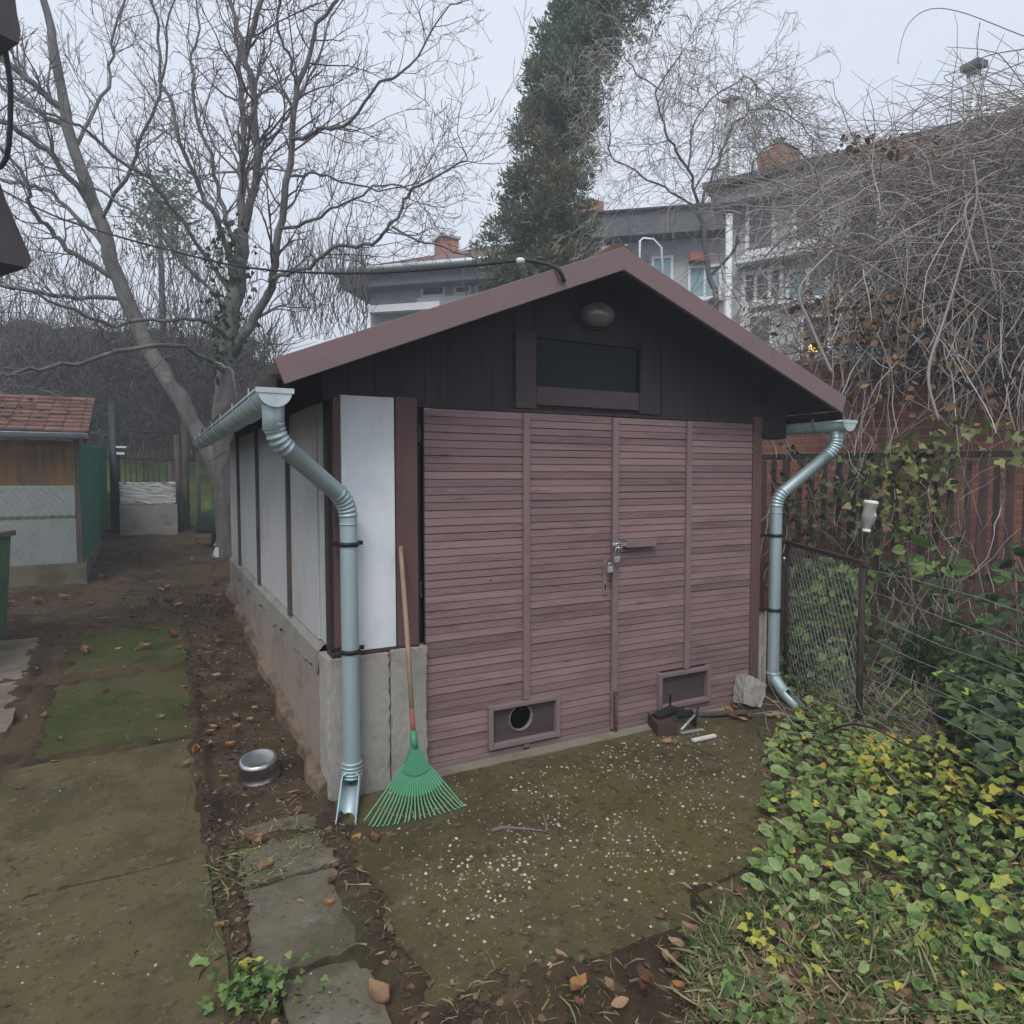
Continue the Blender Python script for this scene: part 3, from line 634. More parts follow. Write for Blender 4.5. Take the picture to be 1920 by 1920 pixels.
b = MB(); b.box((XM+.004, -.034, .02), (XM+.026, -.0262, .27)); b.box((XM-.002, -.037, .24), (XM+.034, -.0345, .27)); b.tube([(XM+.015, -.043, -.01), (XM+.015, -.043, .25)], .007, 8); b.build('floor_bolt', post_brown, leaf2)
kx = float(at(1133, 1080, y=0)[0]); kz0 = float(at(1133, 1116, y=0)[2]); kz1 = float(at(1133, 1046, y=0)[2])
MB().box((kx-.017, -.011, kz0), (kx+.017, -.0045, kz1)).build('keyhole_plate', trim_paint, leaf1, .003)
kh = MB(); kh.lathe((kx, -.0112, kz0+.062), (0, -1, 0), [(0.0001, .0), (.0075, .0008), (.0085, 0)], 16); kh.box((kx-.0045, -.0124, kz0+.036), (kx+.0045, -.0112, kz0+.062)); kh.build('keyhole', void_dark, leaf1)
h0 = at(1172, 1020, y=-.03); h1 = at(1228, 1017, y=-.03)
MB().box((float(h0[0]), -.048, float(h0[2])-.024), (float(h1[0]), -.0055, float(h0[2])+.026)).build('latch_board', trim_paint, leaf2, .003)
hz_ = float(h0[2])
hs = MB(); hs.box((XM-.022, -.046, hz_-.012), (float(h0[0])-.001, -.0425, hz_+.014)); hs.tube([(XM-.02, -.05, hz_-.004), (XM+.01, -.058, hz_+.012), (XM+.045, -.058, hz_+.004), (XM+.06, -.05, hz_+.016)], .006, 8)
hs.tube([(XM+.004, -.05, hz_-.01), (XM+.012, -.064, hz_-.018), (XM+.032, -.064, hz_-.018), (XM+.04, -.05, hz_-.01)], .005, 8)
hs.build('hasp', steel_bright, leaf2)
nl = MB(); nl.lathe((float(at(920,1088,y=0)[0]), -.003, float(at(920,1088,y=0)[2])), (0,-1,0), [(.0001,.003),(.005,.002),(.006,0)], 10); nl.build('bolt_hole', void_dark, leaf1)

# gutters
def half_gutter(x, r, y0, y1, z, capmat, side):
    n = 14; V = []; F = []
    for y in (y0, y1):
        for rr in (r, r-.004):
            for i in range(n+1):
                a = math.pi+math.pi*i/n; V.append((x+rr*math.cos(a), y, z+rr*math.sin(a)*1.0))
    m = n+1
    for i in range(n):
        F += [(i, i+1, 2*m+i+1, 2*m+i), (m+i+1, m+i, 3*m+i, 3*m+i+1), (i, m+i, m+i+1, i+1), (2*m+i+1, 3*m+i+1, 3*m+i, 2*m+i)]
    F += [(0, 2*m, 3*m, m), (n, m+n, 3*m+n, 2*m+n)]
    g = MB(); g.add(V, F, 0, True)
    for sx in (-1, 1): g.tube([(x+sx*r, y0, z), (x+sx*r, y1, z)], .008, 8)
    o = g.build('gutter', zinc, shed)
    c = MB(); V = [(x+(r-.001)*math.cos(math.pi+math.pi*i/n), y0+.001, z+(r-.001)*math.sin(math.pi+math.pi*i/n)) for i in range(n+1)]
    c.prism(V, (0, -.006, 0)); c.box((x-r-.006, y0-.01, z-.012), (x+r+.006, y0+.004, z+.010)); c.build('end_cap', capmat, o)
    for k in range(7):
        y = y0+.24+k*.72; bm_ = MB()
        pts = [(x+side*-1*0, 0, 0)]
        P = [(x+(r+.006)*math.cos(math.pi+math.pi*i/12), y, z+(r+.006)*math.sin(math.pi+math.pi*i/12)) for i in range(13)]
        P = [(P[0][0], y, z+.03)]+P
        if side > 0: P = P+[(P[-1][0], y, z+.03)]
        for a, b_ in zip(P[:-1], P[1:]): bm_.bar(a, b_, .003, .022, (0, 1, 0))
        bm_.build('gutter_bracket', zinc_light, o)
    return o
GXL = -.888+.074; gl = half_gutter(GXL, .074, YF, YB-.02, 2.008, zinc_light, 1)
GXR = 3.10-.074; gr = half_gutter(GXR, .070, YF, YB-.02, 2.012, zinc_light, -1)

def bend_path(knots, rb, n=8):
    """polyline rounded with arcs of bend radius rb; returns points and a ridge flag"""
    P = [np.asarray(k, float) for k in knots]; out = [(P[0], 0)]
    for i in range(1, len(P)-1):
        a, b, c = P[i-1], P[i], P[i+1]; d1 = (b-a)/np.linalg.norm(b-a); d2 = (c-b)/np.linalg.norm(c-b)
        th = math.acos(np.clip(d1@d2, -1, 1)); tl = rb[i-1]*math.tan(th/2); s = b-d1*tl; e = b+d2*tl
        for k in range(n*4+1):
            t = k/(n*4); q = (1-t)**2*s+2*t*(1-t)*b+t*t*e
            out.append((q, 1 if 0 < k < n*4 else 0))
    out.append((P[-1], 0)); return out
def downpipe(knots, rb, r, spout):
    pts = bend_path(knots, rb, 8); P = []; Rr = []
    for i, (q, f) in enumerate(pts):
        P.append(q); Rr.append(r*(1+(.11 if f and i % 5 in (1, 2) else 0)))
    # lower end: flared and cut open along its upper side (a half pipe spout)
    m = MB(); m.tube(P, Rr, 20, False)
    m.tube(P, [a*.93 for a in Rr], 20, False)
    return m
def ring(m, c, ax, r, h): m.lathe(np.asarray(c)-np.asarray(ax)*h/2, ax, [(r-.004, 0), (r+.004, 0), (r+.004, h), (r-.004, h)], 24)
def spout(m, p, d, opn, r, l):
    """half-open trough continuing the pipe from p along d; opn = direction of the open side"""
    d = unit(np.asarray(d, float)); o = np.asarray(opn, float); o = unit(o-d*(o@d)); s = np.cross(d, o)
    n = 16; V = []; F = []
    for t, op in ((0, R(8)), (.12, R(8)), (.16, R(55)), (1., R(62))):
        for rr in (r*1.05, r*.97):
            for i in range(n+1):
                a = op+(2*math.pi-2*op)*i/n; V.append(np.asarray(p)+d*l*t+rr*(math.cos(a)*o+math.sin(a)*s))
    M_ = n+1
    for k in range(3):
        b0 = k*2*M_
        for i in range(n):
            F += [(b0+i, b0+i+1, b0+2*M_+i+1, b0+2*M_+i), (b0+M_+i+1, b0+M_+i, b0+3*M_+i, b0+3*M_+i+1)]
        F += [(b0, b0+2*M_, b0+3*M_, b0+M_), (b0+n, b0+M_+n, b0+3*M_+n, b0+2*M_+n)]
    b0 = 3*2*M_
    for i in range(n): F.append((b0+i, b0+i+1, b0+M_+i+1, b0+M_+i))
    m.add(V, F, 0, True)
RP = .0435
PX, PY = -.437, -.098
pl_knots = [(GXL, YF+.06, 1.96), (GXL, YF+.06, 1.805), (PX, PY, 1.505), (PX, PY, .16)]
m = downpipe(pl_knots, [.17, .17], RP, None)
m.lathe((GXL, YF+.06, 1.985), (0,0,-1), [(.052, .02), (.0485, .045), (RP+.004, .07), (RP+.004, .15), (RP+.0005, .152)], 24)
for z in (.165, .148, .131, .114): ring(m, (PX, PY, z), (0,0,1), RP+.006, .008)
ring(m, (PX, PY, .185), (0,0,1), RP+.004, .006)
ring(m, (PX, PY, 1.395), (0,0,1), RP+.001, .004)
sp0 = np.array([PX, PY, .112]); m.tube([sp0+np.array([0,0,.05]), sp0], RP+.001, 20, False)
spout(m, sp0+np.array([0,.01,.012]), (-.15, -.42, -.15), (-.1, -.40, .9), RP+.004, .345)
dp1 = m.build('downpipe', zinc, shed)
for z in (1.295, .755):
    c = MB(); ring(c, (PX, PY, z), (0,0,1), RP+.003, .022); c.bar((PX-.085, PY+.05, z), (PX+.085, PY+.05, z), .004, .022)
    c.box((PX-.004, PY+.04, z-.008), (PX+.004, .0, z+.008))
    for sx in (-.075, .075): c.lathe((PX+sx, PY+.047, z), (0,-1,0), [(.0001,.003),(.005,.002),(.006,0)], 8)
    c.build('pipe_clamp', black_metal, dp1)
QX, QY = 2.665, -.04
m = downpipe([(GXR, YF+.10, 1.95), (GXR, YF+.10, 1.83), (QX, QY, 1.475), (QX, QY, .17), (QX-.025, QY-.13, .085)], [.17, .17, .08], RP*.97, None)
ring(m, (QX, QY, 1.37), (0,0,1), RP, .004); ring(m, (QX, QY, .2), (0,0,1), RP+.004, .007)
spout(m, (QX-.022, QY-.115, .095), (-.03, -.21, -.085), (.25, -.25, .9), RP, .22)
dp2 = m.build('downpipe', zinc, shed)
for z in (1.205, .665):
    c = MB(); ring(c, (QX, QY, z), (0,0,1), RP+.003, .022); c.bar((QX-.12, QY+.03, z), (QX-.03, QY+.03, z), .006, .02); c.build('pipe_clamp', black_metal, dp2)
# thin board on the right pillar
MB().box((2.602, -.012, .05), (2.622, .05, .655)).build('edge_board', stone_mat, shed)

# ------------------------------------------------------------------ wall lamp, padlocks
lc = at(1119, 591, y=-.02)
lamp = thing('wall_lamp', lc, 'oval glass bulkhead lamp under the peak of the shed roof', 'lamp')
def ellipsoid(m, c, rx, ry, rz, rot=0., n=24, k=12, half=False):
    V = []; 
    for j in range(k+1):
        th = math.pi*j/k if not half else math.pi/2*j/k
        for i in range(n):
            a = 2*math.pi*i/n; x = rx*math.sin(th)*math.cos(a); z = rz*math.sin(th)*math.sin(a); y = -ry*math.cos(th)
            V.append((c[0]+x*math.cos(rot)-z*math.sin(rot), c[1]+y, c[2]+x*math.sin(rot)+z*math.cos(rot)))
    m.add(V, [(j*n+i, j*n+(i+1) % n, (j+1)*n+(i+1) % n, (j+1)*n+i) for j in range(k) for i in range(n)], 0, True)
m = MB(); ellipsoid(m, (lc[0], .0, lc[2]), .128, .03, .088, R(4), half=True); m.build('lamp_base', dark_wood, lamp)
m = MB(); ellipsoid(m, (lc[0], -.03, lc[2]), .118, .075, .078, R(4)); m.build('globe', glass_lamp, lamp)
def padlock(c, label, rot, drop):
    t = thing('padlock', c, label, 'padlock', 'padlocks on the shed doors')
    x, y, z = [float(v) for v in c]; m = MB()
    m.box((x-.019, y-.008, z-.019), (x+.019, y+.008, z+.019)); m.build('lock_body', steel_worn, t, .004)
    m = MB(); m.tube([(x-.012, y, z+.018), (x-.012, y, z+drop), (x-.006, y, z+drop+.012), (x+.006, y, z+drop+.012), (x+.012, y, z+drop), (x+.012, y, z+.018)], .0032, 8); m.build('shackle', steel_bright, t)
padlock(at(1157, 1049, y=-.058), 'upper steel padlock hanging from the door hasp on a long shackle', 0, .062)
padlock(at(1144, 1068, y=-.045), 'lower steel padlock at the door edge above the keyhole plate', 0, .03)

# ------------------------------------------------------------------ leaf rake
T = at(751, 1024, y=-.035); NB = np.array([-.200, -.375, .288])
rk = thing('leaf_rake', (NB[0], NB[1]-.15, 0), 'green plastic leaf rake with wooden handle leaning beside the shed doors', 'rake')
ax = unit(NB-T); 
m = MB(); mid = T+(NB-T)*.80; bow = np.array([.0, -.006, 0])
m.tube([T, T+(NB-T)*.02, T+(NB-T)*.3+bow, T+(NB-T)*.55+bow, mid], [.010, .0125, .0125, .0125, .0125], 12); m.build('handle', wood_handle, rk)
m = MB(); m.tube([mid, T+(NB-T)*.93], .0128, 12); m.build('handle_grip', wood_red, rk)
m = MB(); s0 = T+(NB-T)*.90; m.tube([s0, s0+ax*.05, NB-ax*.02], [.0165, .018, .019], 14)
sd = unit(np.array([1., -.02, 0])-ax*ax[0]); nn = np.cross(sd, ax); nn = nn if nn[1] < 0 else -nn
fan0 = NB+ax*.0
arc = [fan0+ax*(.085+.02*math.cos(a*1.2))*math.cos(a*.62)+sd*.085*math.sin(a) for a in np.linspace(-1, 1, 9)]
m.prism([fan0-ax*.03-sd*.018+nn*.012, *[q+nn*.012 for q in arc], fan0-ax*.03+sd*.018+nn*.012], -nn*.024)
m.build('socket', rake_green, rk)
NT = 22; web = MB(); cen = fan0-ax*.02
ang = np.linspace(-.74, .66, NT)
def fanp(a, rr, bend=0.): return cen+(ax*math.cos(a)+sd*math.sin(a))*rr+nn*bend
lv = [.10, .155, .215]
for k in range(NT-1):
    for j in range(2):
        q = [fanp(ang[k], lv[j]), fanp(ang[k+1], lv[j]), fanp(ang[k+1], lv[j+1]+.004*(k % 2)), fanp(ang[k], lv[j+1]+.004*((k+1) % 2))]
        web.prism(q, nn*.0025, k % 2)
web.build('fan_web', rake_green, rk)
br = MB()
for k in range(NT-1): br.bar(fanp(ang[k], .305, .006), fanp(ang[k+1], .305, .006), .004, .004, nn)
br.build('brace', wood_red, rk)
for k, a in enumerate(ang):
    tn = MB(); Lt = .415-.05*abs(a)**2; wob = random.uniform(-.012, .012)
    P0 = [fanp(a, .09, .004), fanp(a, .25, .005), fanp(a+wob, Lt-.02, .003)]
    tip = fanp(a+wob, Lt, -.0)
    P0 = P0+[tip]
    for i_, q in enumerate(P0): 
        if q[2] < .018: q[2] = .018+.001*i_
    for u, v in zip(P0[:-1], P0[1:]): tn.bar(u, v, .0055, .0035, nn)
    tn.build('tine', rake_tine, rk)

# ------------------------------------------------------------------ small things on the ground
g0 = gat(487, 1452)
pot = thing('metal_pot', (g0[0], g0[1], g0[2]), 'upturned shiny steel pot lying on the dirt beside the shed', 'pot')
axp = unit(np.array([-.10, -.16, 1.])); b0 = np.array([g0[0], g0[1], g0[2]-.008])
m = MB(); m.lathe(b0, axp, [(.098, 0), (.108, .003), (.110, .008), (.103, .012), (.102, .05), (.100, .085), (.098, .095)], 40); m.build('pot_body', pot_body, pot)
m = MB(); m.lathe(b0, axp, [(.098, .095), (.094, .107), (.086, .111), (.080, .109), (.03, .106), (.0001, .106)], 40); m.build('pot_base', pot_steel, pot)

bc = gat(1262, 1396); bc[2] = .014
box = thing('rusty_box', bc, 'open rusty sheet metal box with dark iron brackets in front of the right door', 'scrap metal')
u1 = unit(np.array([.93, -.36, 0])); u2 = unit(np.array([.36, .93, 0])); zz = np.array([0, 0, 1.])
o = np.array([float(gat(1233, 1385)[0]), float(gat(1233, 1385)[1]), .016])
def P3(a, b_, c): return o+u1*a+u2*b_+zz*c
m = MB(); m.bar(P3(0, 0, .035), P3(.125, 0, .035), .004, .075); m.bar(P3(0, .002, .035), P3(0, .19, .045), .004, .075); m.bar(P3(.125, .004, .03), P3(.13, .19, .03), .004, .06); m.bar(P3(.0, .095, .072), P3(.125, .095, .066), .19, .004); m.build('sheet_box', rust, box)
m = MB(); m.bar(P3(.06, .16, .07), P3(.30, .19, .065), .05, .006); m.bar(P3(.14, .10, .05), P3(.14, .20, .10), .05, .01); m.bar(P3(.15, .195, .05), P3(.15, .195, .19), .03, .006, u1); m.bar(P3(.29, .10, .04), P3(.29, .20, .045), .006, .085); m.bar(P3(.14, .19, .08), P3(.29, .19, .06), .05, .035)
m.build('iron_bracket', iron_dark, box)
m = MB(); m.bar(P3(.02, .10, .085), P3(.17, .17, .115), .06, .02); m.build('iron_plate', iron_dark, box)
m = MB(); m.tube([P3(.29, .10, .05), P3(.295, .10, .10), P3(.31, .12, .125)], .007, 8); m.build('iron_hook', iron_dark, box)
m = MB(); m.tube([P3(.15, .0, .03), P3(.28, .10, .085)], .008, 10); m.build('round_bar', steel_worn, box)
def strip(a, b_, label, mat, w=.022, h=.012):
    A, B = gat(*a), gat(*b_); A[2] = B[2] = .026
    tag(MB().bar(A, B, w, h).build('metal_strip', mat, None, .002), label, 'metal strip', 'strips of scrap by the door')
strip((1276, 1384), (1318, 1375), 'grey strip of metal lying against the rusty box', steel_worn)
strip((1298, 1398), (1341, 1388), 'white painted strip with a chip out of it on the apron', paint_flake, .026, .016)
tag(MB().bar(gat(1230, 1352)+[0,0,.03], gat(1400, 1342)+[0,0,.028], .05, .012).build('wood_slat', old_wood), 'thin weathered wooden slat lying along the foot of the right door', 'wood')
tag(MB().tube([gat(1278, 1402)+[0,0,.018], gat(1305, 1410)+[0,0,.017], gat(1335, 1422)+[0,0,.017]], .003, 6).build('iron_wire', rust), 'short bent rusty wire on the mossy apron', 'wire')
# concrete lump
sc = gat(1394, 1322)
bm = bmesh.new(); bmesh.ops.create_cube(bm, size=1); bmesh.ops.subdivide_edges(bm, edges=bm.edges, cuts=7, use_grid_fill=True)
rs = random.Random(4)
for v in bm.verts:
    c = v.co.copy(); k = 1-.10*(abs(c.x)+abs(c.z))*.9
    v.co = Vector((c.x*.19*k*(1+.25*c.z), c.y*.12*k, c.z*.20*k*(1-.2*c.x)))+Vector((rs.uniform(-.004,.004), rs.uniform(-.004,.004), rs.uniform(-.004,.004)))
me = bpy.data.meshes.new('concrete_lump'); bm.to_mesh(me); bm.free()
st = link('concrete_lump', me, stone_mat); st.location = (2.375, -.085, .115); st.rotation_euler = (R(-14), R(24), R(-8))
tag(st, 'broken grey lump of concrete leaning on the right door post', 'concrete block')

def stick(pts, r, label, mat=None, dz=.014):
    P = [gat(*q)+[0,0,dz] for q in pts]; m = MB(); m.tube(P, np.linspace(r, r*.45, len(P)), 7)
    tag(m.build('stick', mat or bark), label, 'stick', 'sticks lying on the ground')
stick([(922,1566),(945,1560),(985,1563),(1022,1567)], .009, 'straight grey stick lying on the pebbly apron', vine_mat, .022)
stick([(1024,1566),(1025,1552),(1018,1535),(1015,1522)], .006, 'short twig standing off the end of the grey apron stick', vine_mat, .02)
stick([(45,1890),(85,1860),(108,1830),(118,1805)], .004, 'pale curved twig on the path slab at the bottom left', vine_mat)
stick([(1180,1848),(1200,1843),(1225,1850),(1250,1867)], .005, 'bowed pale twig on the bare earth below the apron', vine_mat)
stick([(500,1590),(525,1572),(560,1555),(610,1553),(630,1556)], .010, 'dark crooked root running to the foot of the downpipe', old_wood)
stick([(155,1612),(180,1610),(200,1606)], .010, 'stubby dark stick on the path slab', old_wood)
stick([(1420,1372),(1430,1392),(1445,1400),(1470,1404)], .004, 'thin dark forked twig at the right side of the apron', old_wood)
m = MB(); m.tube([gat(1545,1382)+[0,0,.02], at(1575,1362,d=3.5), at(1600,1357,d=3.45), at(1640,1365,d=3.35), at(1700,1398,d=3.15), gat(1752,1432)+[0,0,.05]], .007, 8)
tag(m.build('bent_rod', rust), 'rusty bent iron rod arching over the plants by the fence', 'rod')
for px, py, w, lab in ((414, 1012, .10, 'white scrap of sheet leaning at the far corner of the shed wall'), (408, 1034, .07, 'small white shard lying below the sheet scrap')):
    q = gat(px, py+12); m = MB(); m.prism([q+np.array([-w,0,.01]), q+np.array([.1,.02,.0]), q+np.array([.1,.03,.16]), q+np.array([-w*.4,.01,.14])], (.0,.012,.004)); tag(m.build('sheet_scrap', scrap_white), lab, 'scrap')

# pebbles set into and lying on the apron: nobody could count them
def pebbles(name, n, fx, label, smin=.004, smax=.011):
    V0 = np.array([(1,0,0),(.3,.9,0),(-.75,.6,0),(-.8,-.5,0),(.25,-.95,0),(0,0,.75)]); F0 = np.array([(0,1,5),(1,2,5),(2,3,5),(3,4,5),(4,0,5)])
    q = fx(n); n = len(q); a = RNG.uniform(0, 6.28, n); f = np.stack([np.cos(a), np.sin(a), RNG.uniform(-.1,.1,n)], 1)
    s = smin+(smax-smin)*RNG.random(n)**3.2
    V, F, T = scatter(V0, F0, q, f, np.tile([0,0,1.], (n,1))+RNG.normal(0,.2,(n,3)), s, RNG.random(n), .72)
    o = link(name, mesh_np(name, V, F, T, True), pebble_mat); tag(o, label, 'pebbles', None, 'stuff'); return o
def peb_apron(n):
    c = np.concatenate([np.stack([RNG.normal(.75,.62,n), RNG.normal(-.85,.33,n)], 1), np.stack([RNG.normal(.05,.35,n//2), RNG.normal(-1.12,.22,n//2)], 1), np.stack([RNG.uniform(-.3,2.2,n//6), RNG.uniform(-.5,-.12,n//6)], 1)])
    d = vnoise(c[:,0], c[:,1], 5., 9)*.6+RNG.random(len(c))*.4; c = c[(d > .40) & (c[:,1] > -1.62) & (c[:,1] < -.13) & (c[:,0] > -.5) & (c[:,0] < 1.9)]
    return np.column_stack([c, np.full(len(c), .0115)])
pebbles('pebbles', 2500, peb_apron, 'pale loose pebbles strewn over the apron', .0026, .0125)
def peb_path(n):
    c = np.stack([RNG.uniform(-2.0,-.66,n), RNG.uniform(-1.8,1.2,n)], 1); d = vnoise(c[:,0], c[:,1], 3., 12)
    c = c[(d > .55) & ((c[:,0] < -1.15) | (c[:,0] > -1.0))]; return np.column_stack([c, gz(c[:,0], c[:,1])+.0155])
pebbles('path_pebbles', 700, peb_path, 'sparse pale pebbles on the path slabs', .003, .008)

# fallen leaves: individual curled leaves
def leaf_mesh(seed, curl):
    rr = random.Random(seed); n = 7; V = []; F = []
    for i in range(n+1):
        t = i/n; w = .36*math.sin(math.pi*min(1, t*.93+.04))**.8*(1-.25*t)
        for j in (-1, -.5, 0, .5, 1):
            V.append((t-.5, w*j+.02*math.sin(7*t+seed), curl*(abs(j)**1.6)*.32+curl*.5*(t-.5)**2+rr.uniform(-.02,.02)))
    for i in range(n):
        for j in range(4): F.append((i*5+j, i*5+j+1, i*5+5+j+1, i*5+5+j))
    m = MB(); m.add(V, F, 0, True); m.tube([(-.5,0,.0),(-.62,.02,.03),(-.75,.03,.02)], .012, 5)
    return m
PROTO = {}
for mn, mat in (('tan', fallen_tan), ('brown', fallen_brown), ('orange', fallen_orange), ('yellow', fallen_yellow)):
    for cn, c in (('flat', .25), ('curled', .9), ('rolled up', 1.6)):
        mb = leaf_mesh(len(PROTO)+3, c); me = bpy.data.meshes.new('fallen_leaf'); me.from_pydata(mb.v, [], mb.f); me.polygons.foreach_set('use_smooth', mb.sm); me.update(); me.materials.append(mat); PROTO[(mn, cn)] = me
def where(x, y):
    if -.5 < x < 2.2 and -1.45 < y < -.1:
        return 'on the apron beside the rake' if x < .3 and y > -.9 else 'on the apron near the rusty box' if x > 1.2 and y > -.6 else 'among the apron pebbles'
    if x < -1.12 and y < 2.3: return 'on the moss of the path' if y > .9 else 'on the bare path slabs'
    if x < -.56 and y >= .2: return 'on the dirt along the shed wall' if y < 3 else 'on the dirt towards the coop'
    if x < -.55: return 'on the small slabs beside the path'
    if x > 2.2: return 'among the green plants by the fence'
    return 'on the bare earth below the apron' if x < .6 else 'in the grass at the bottom right'
def fallen(px, py, size, col, curl, dz=.012):
    q = gat(px, py); o = bpy.data.objects.new('fallen_leaf', PROTO[(col, curl)]); COL.objects.link(o)
    o.location = (q[0], q[1], q[2]+dz); o.scale = (size,)*3
    o.rotation_euler = (random.uniform(-.25,.25), random.uniform(-.25,.25), random.uniform(0, 6.28))
    sz = 'big' if size > .085 else 'small' if size < .05 else 'middling'
    tag(o, f'{sz} {col} {curl} fallen leaf lying {where(q[0], q[1])}', 'leaf', 'fallen leaves on the ground')
    return o
for a in ((1085,1862,.085,'orange','curled'), (1163,1888,.06,'tan','flat'), (700,1838,.07,'brown','flat'), (712,1890,.09,'tan','rolled up'), (480,1588,.11,'brown','curled'), (498,1635,.075,'tan','curled'),
          (700,1583,.085,'brown','curled'), (668,1576,.06,'orange','flat'), (1250,1398,.075,'tan','curled'), (1265,1402,.055,'tan','rolled up'), (420,1680,.05,'tan','flat'), (215,1648,.05,'brown','flat'), (42,1482,.06,'brown','flat'),
          (1640,1650,.085,'brown','flat'), (1675,1665,.08,'brown','curled'), (1545,1790,.11,'yellow','flat'), (1880,1840,.17,'tan','flat'), (1900,1860,.14,'brown','curled'), (1460,1690,.07,'brown','rolled up'), (1510,1680,.06,'brown','flat'), (1375,1860,.07,'tan','flat'), (1310,1815,.06,'tan','curled'),
          (1500,1780,.07,'brown','rolled up'), (1720,1490,.09,'orange','curled'), (1700,1880,.06,'tan','curled'), (1250,1800,.055,'tan','flat'), (1260,1830,.05,'brown','flat'), (982,1755,.045,'orange','flat'), (850,1850,.04,'tan','flat'), (390,1402,.07,'tan','curled'), (250,1365,.04,'tan','flat'), (300,1352,.045,'tan','rolled up'),
          (335,1135,.10,'tan','flat'), (345,1162,.08,'tan','curled'), (290,1128,.07,'tan','flat'), (240,1110,.07,'tan','flat'), (68,1130,.11,'orange','curled'), (15,1135,.12,'tan','curled'), (95,1245,.05,'brown','curled'), (120,1128,.10,'tan','rolled up'), (50,1370,.05,'orange','curled'), (350,1330,.06,'brown','curled'), (400,1365,.05,'orange','flat'), (185,1610,.05,'tan','flat')):
    fallen(*a)
lr = random.Random(21)
def fallen_many(n, x0, x1, y0, y1, s0, s1, keep=lambda x, y: True):
    k = 0
    while k < n:
        px, py = lr.uniform(x0, x1), lr.uniform(y0, y1)
        if not keep(px, py): continue
        fallen(px, py, lr.uniform(s0, s1), lr.choice(('tan','brown','brown','tan','orange')), lr.choice(('flat','curled','rolled up'))); k += 1
fallen_many(34, 150, 420, 1010, 1230, .06, .11, lambda x, y: x < 400+(y-1000)*.1)
fallen_many(22, 330, 560, 1200, 1500, .035, .07, lambda x, y: x < 430+(y-1200)*.45)
fallen_many(10, 20, 400, 1150, 1500, .03, .055)
fallen_many(16, 400, 640, 1500, 1800, .03, .06)
fallen_many(22, 1200, 1480, 1680, 1900, .035, .07)
fallen_many(18, 1480, 1900, 1600, 1900, .05, .09)
fallen_many(14, 1360, 1500, 1310, 1352, .045, .075)
fallen_many(8, 700, 1200, 1700, 1900, .03, .05)

# leaf litter and straw: fine stuff
def on_ground(n, px, py):
    out = np.array([gat(a, b) for a, b in zip(px, py)]); return out
def litter(n, boxes, s0, s1, tmpl=(LEAF_V, LEAF_F)):
    P = []
    for (x0, x1, y0, y1), w in boxes:
        k = int(n*w); P.append(np.stack([RNG.uniform(x0, x1, k), RNG.uniform(y0, y1, k)], 1))
    c = np.concatenate(P); z = gz(c[:,0], c[:,1])+rough2(c[:,0], c[:,1])-.018
    loc = np.column_stack([c, z]); k = len(c)
    f = rdir(k, -.35, .35); nr = rdir(k, .5, 1)
    return scatter(tmpl[0], tmpl[1], loc, f, nr, RNG.uniform(s0, s1, k), RNG.random(k)**2.2)
o = leaves('leaf_litter', litter_mat, None, litter(5200, [((-1.12,-.58,.0,4.8),.30), ((-3.2,-.6,2.3,7.5),.34), ((-1.12,-1.0,-1.9,0),.06), ((-.66,-.42,-1.9,-.3),.08), ((-.5,1.3,-2.3,-1.5),.14), ((.5,2.4,-2.2,-1.5),.08)], .010, .032))
tag(o, 'fine dark leaf litter over the bare earth', 'leaf litter', None, 'stuff')
def debris(n, x0, x1, y0, y1, zo, s0, s1):
    c = np.stack([RNG.uniform(x0, x1, n), RNG.uniform(y0, y1, n)], 1); c = c[vnoise(c[:,0], c[:,1], 3.4, 71)*.7+.3*RNG.random(n) > .48]; n = len(c)
    return scatter(LEAF_V, LEAF_F, np.column_stack([c, gz(c[:,0], c[:,1])+zo]), rdir(n, -.15, .15), rdir(n, .7, 1), s0+(s1-s0)*RNG.random(n)**3, RNG.random(n)**2.5, .5)
o = leaves('slab_debris', litter_mat, None, debris(2600, -2.0, -1.14, -1.9, 3.5, .019, .004, .024), debris(900, -1.0, -.66, -1.9, -.2, .016, .004, .022), debris(3800, -.55, 2.3, -1.6, -.12, .0135, .004, .022), debris(500, .5, 1.8, -1.82, -1.54, .009, .005, .03))
tag(o, 'tiny dark crumbs of leaf and soil on the concrete', 'debris', None, 'stuff')
o = leaves('dry_straw', grass_mat, None, *[ (V, F, .55+.45*T) for V, F, T in [litter(1300, [((-.72,-.3,-1.9,-.4),.25), ((-.4,.9,-2.2,-1.5),.3), ((.4,2.0,-2.3,-1.5),.35), ((-1.0,-.6,-.7,.1),.1)], .03, .11, (BLADE_V*np.array([1,.38,1.6]), BLADE_F))]])
tag(o, 'loose dry straw and dead grass stems on the earth', 'straw', None, 'stuff')

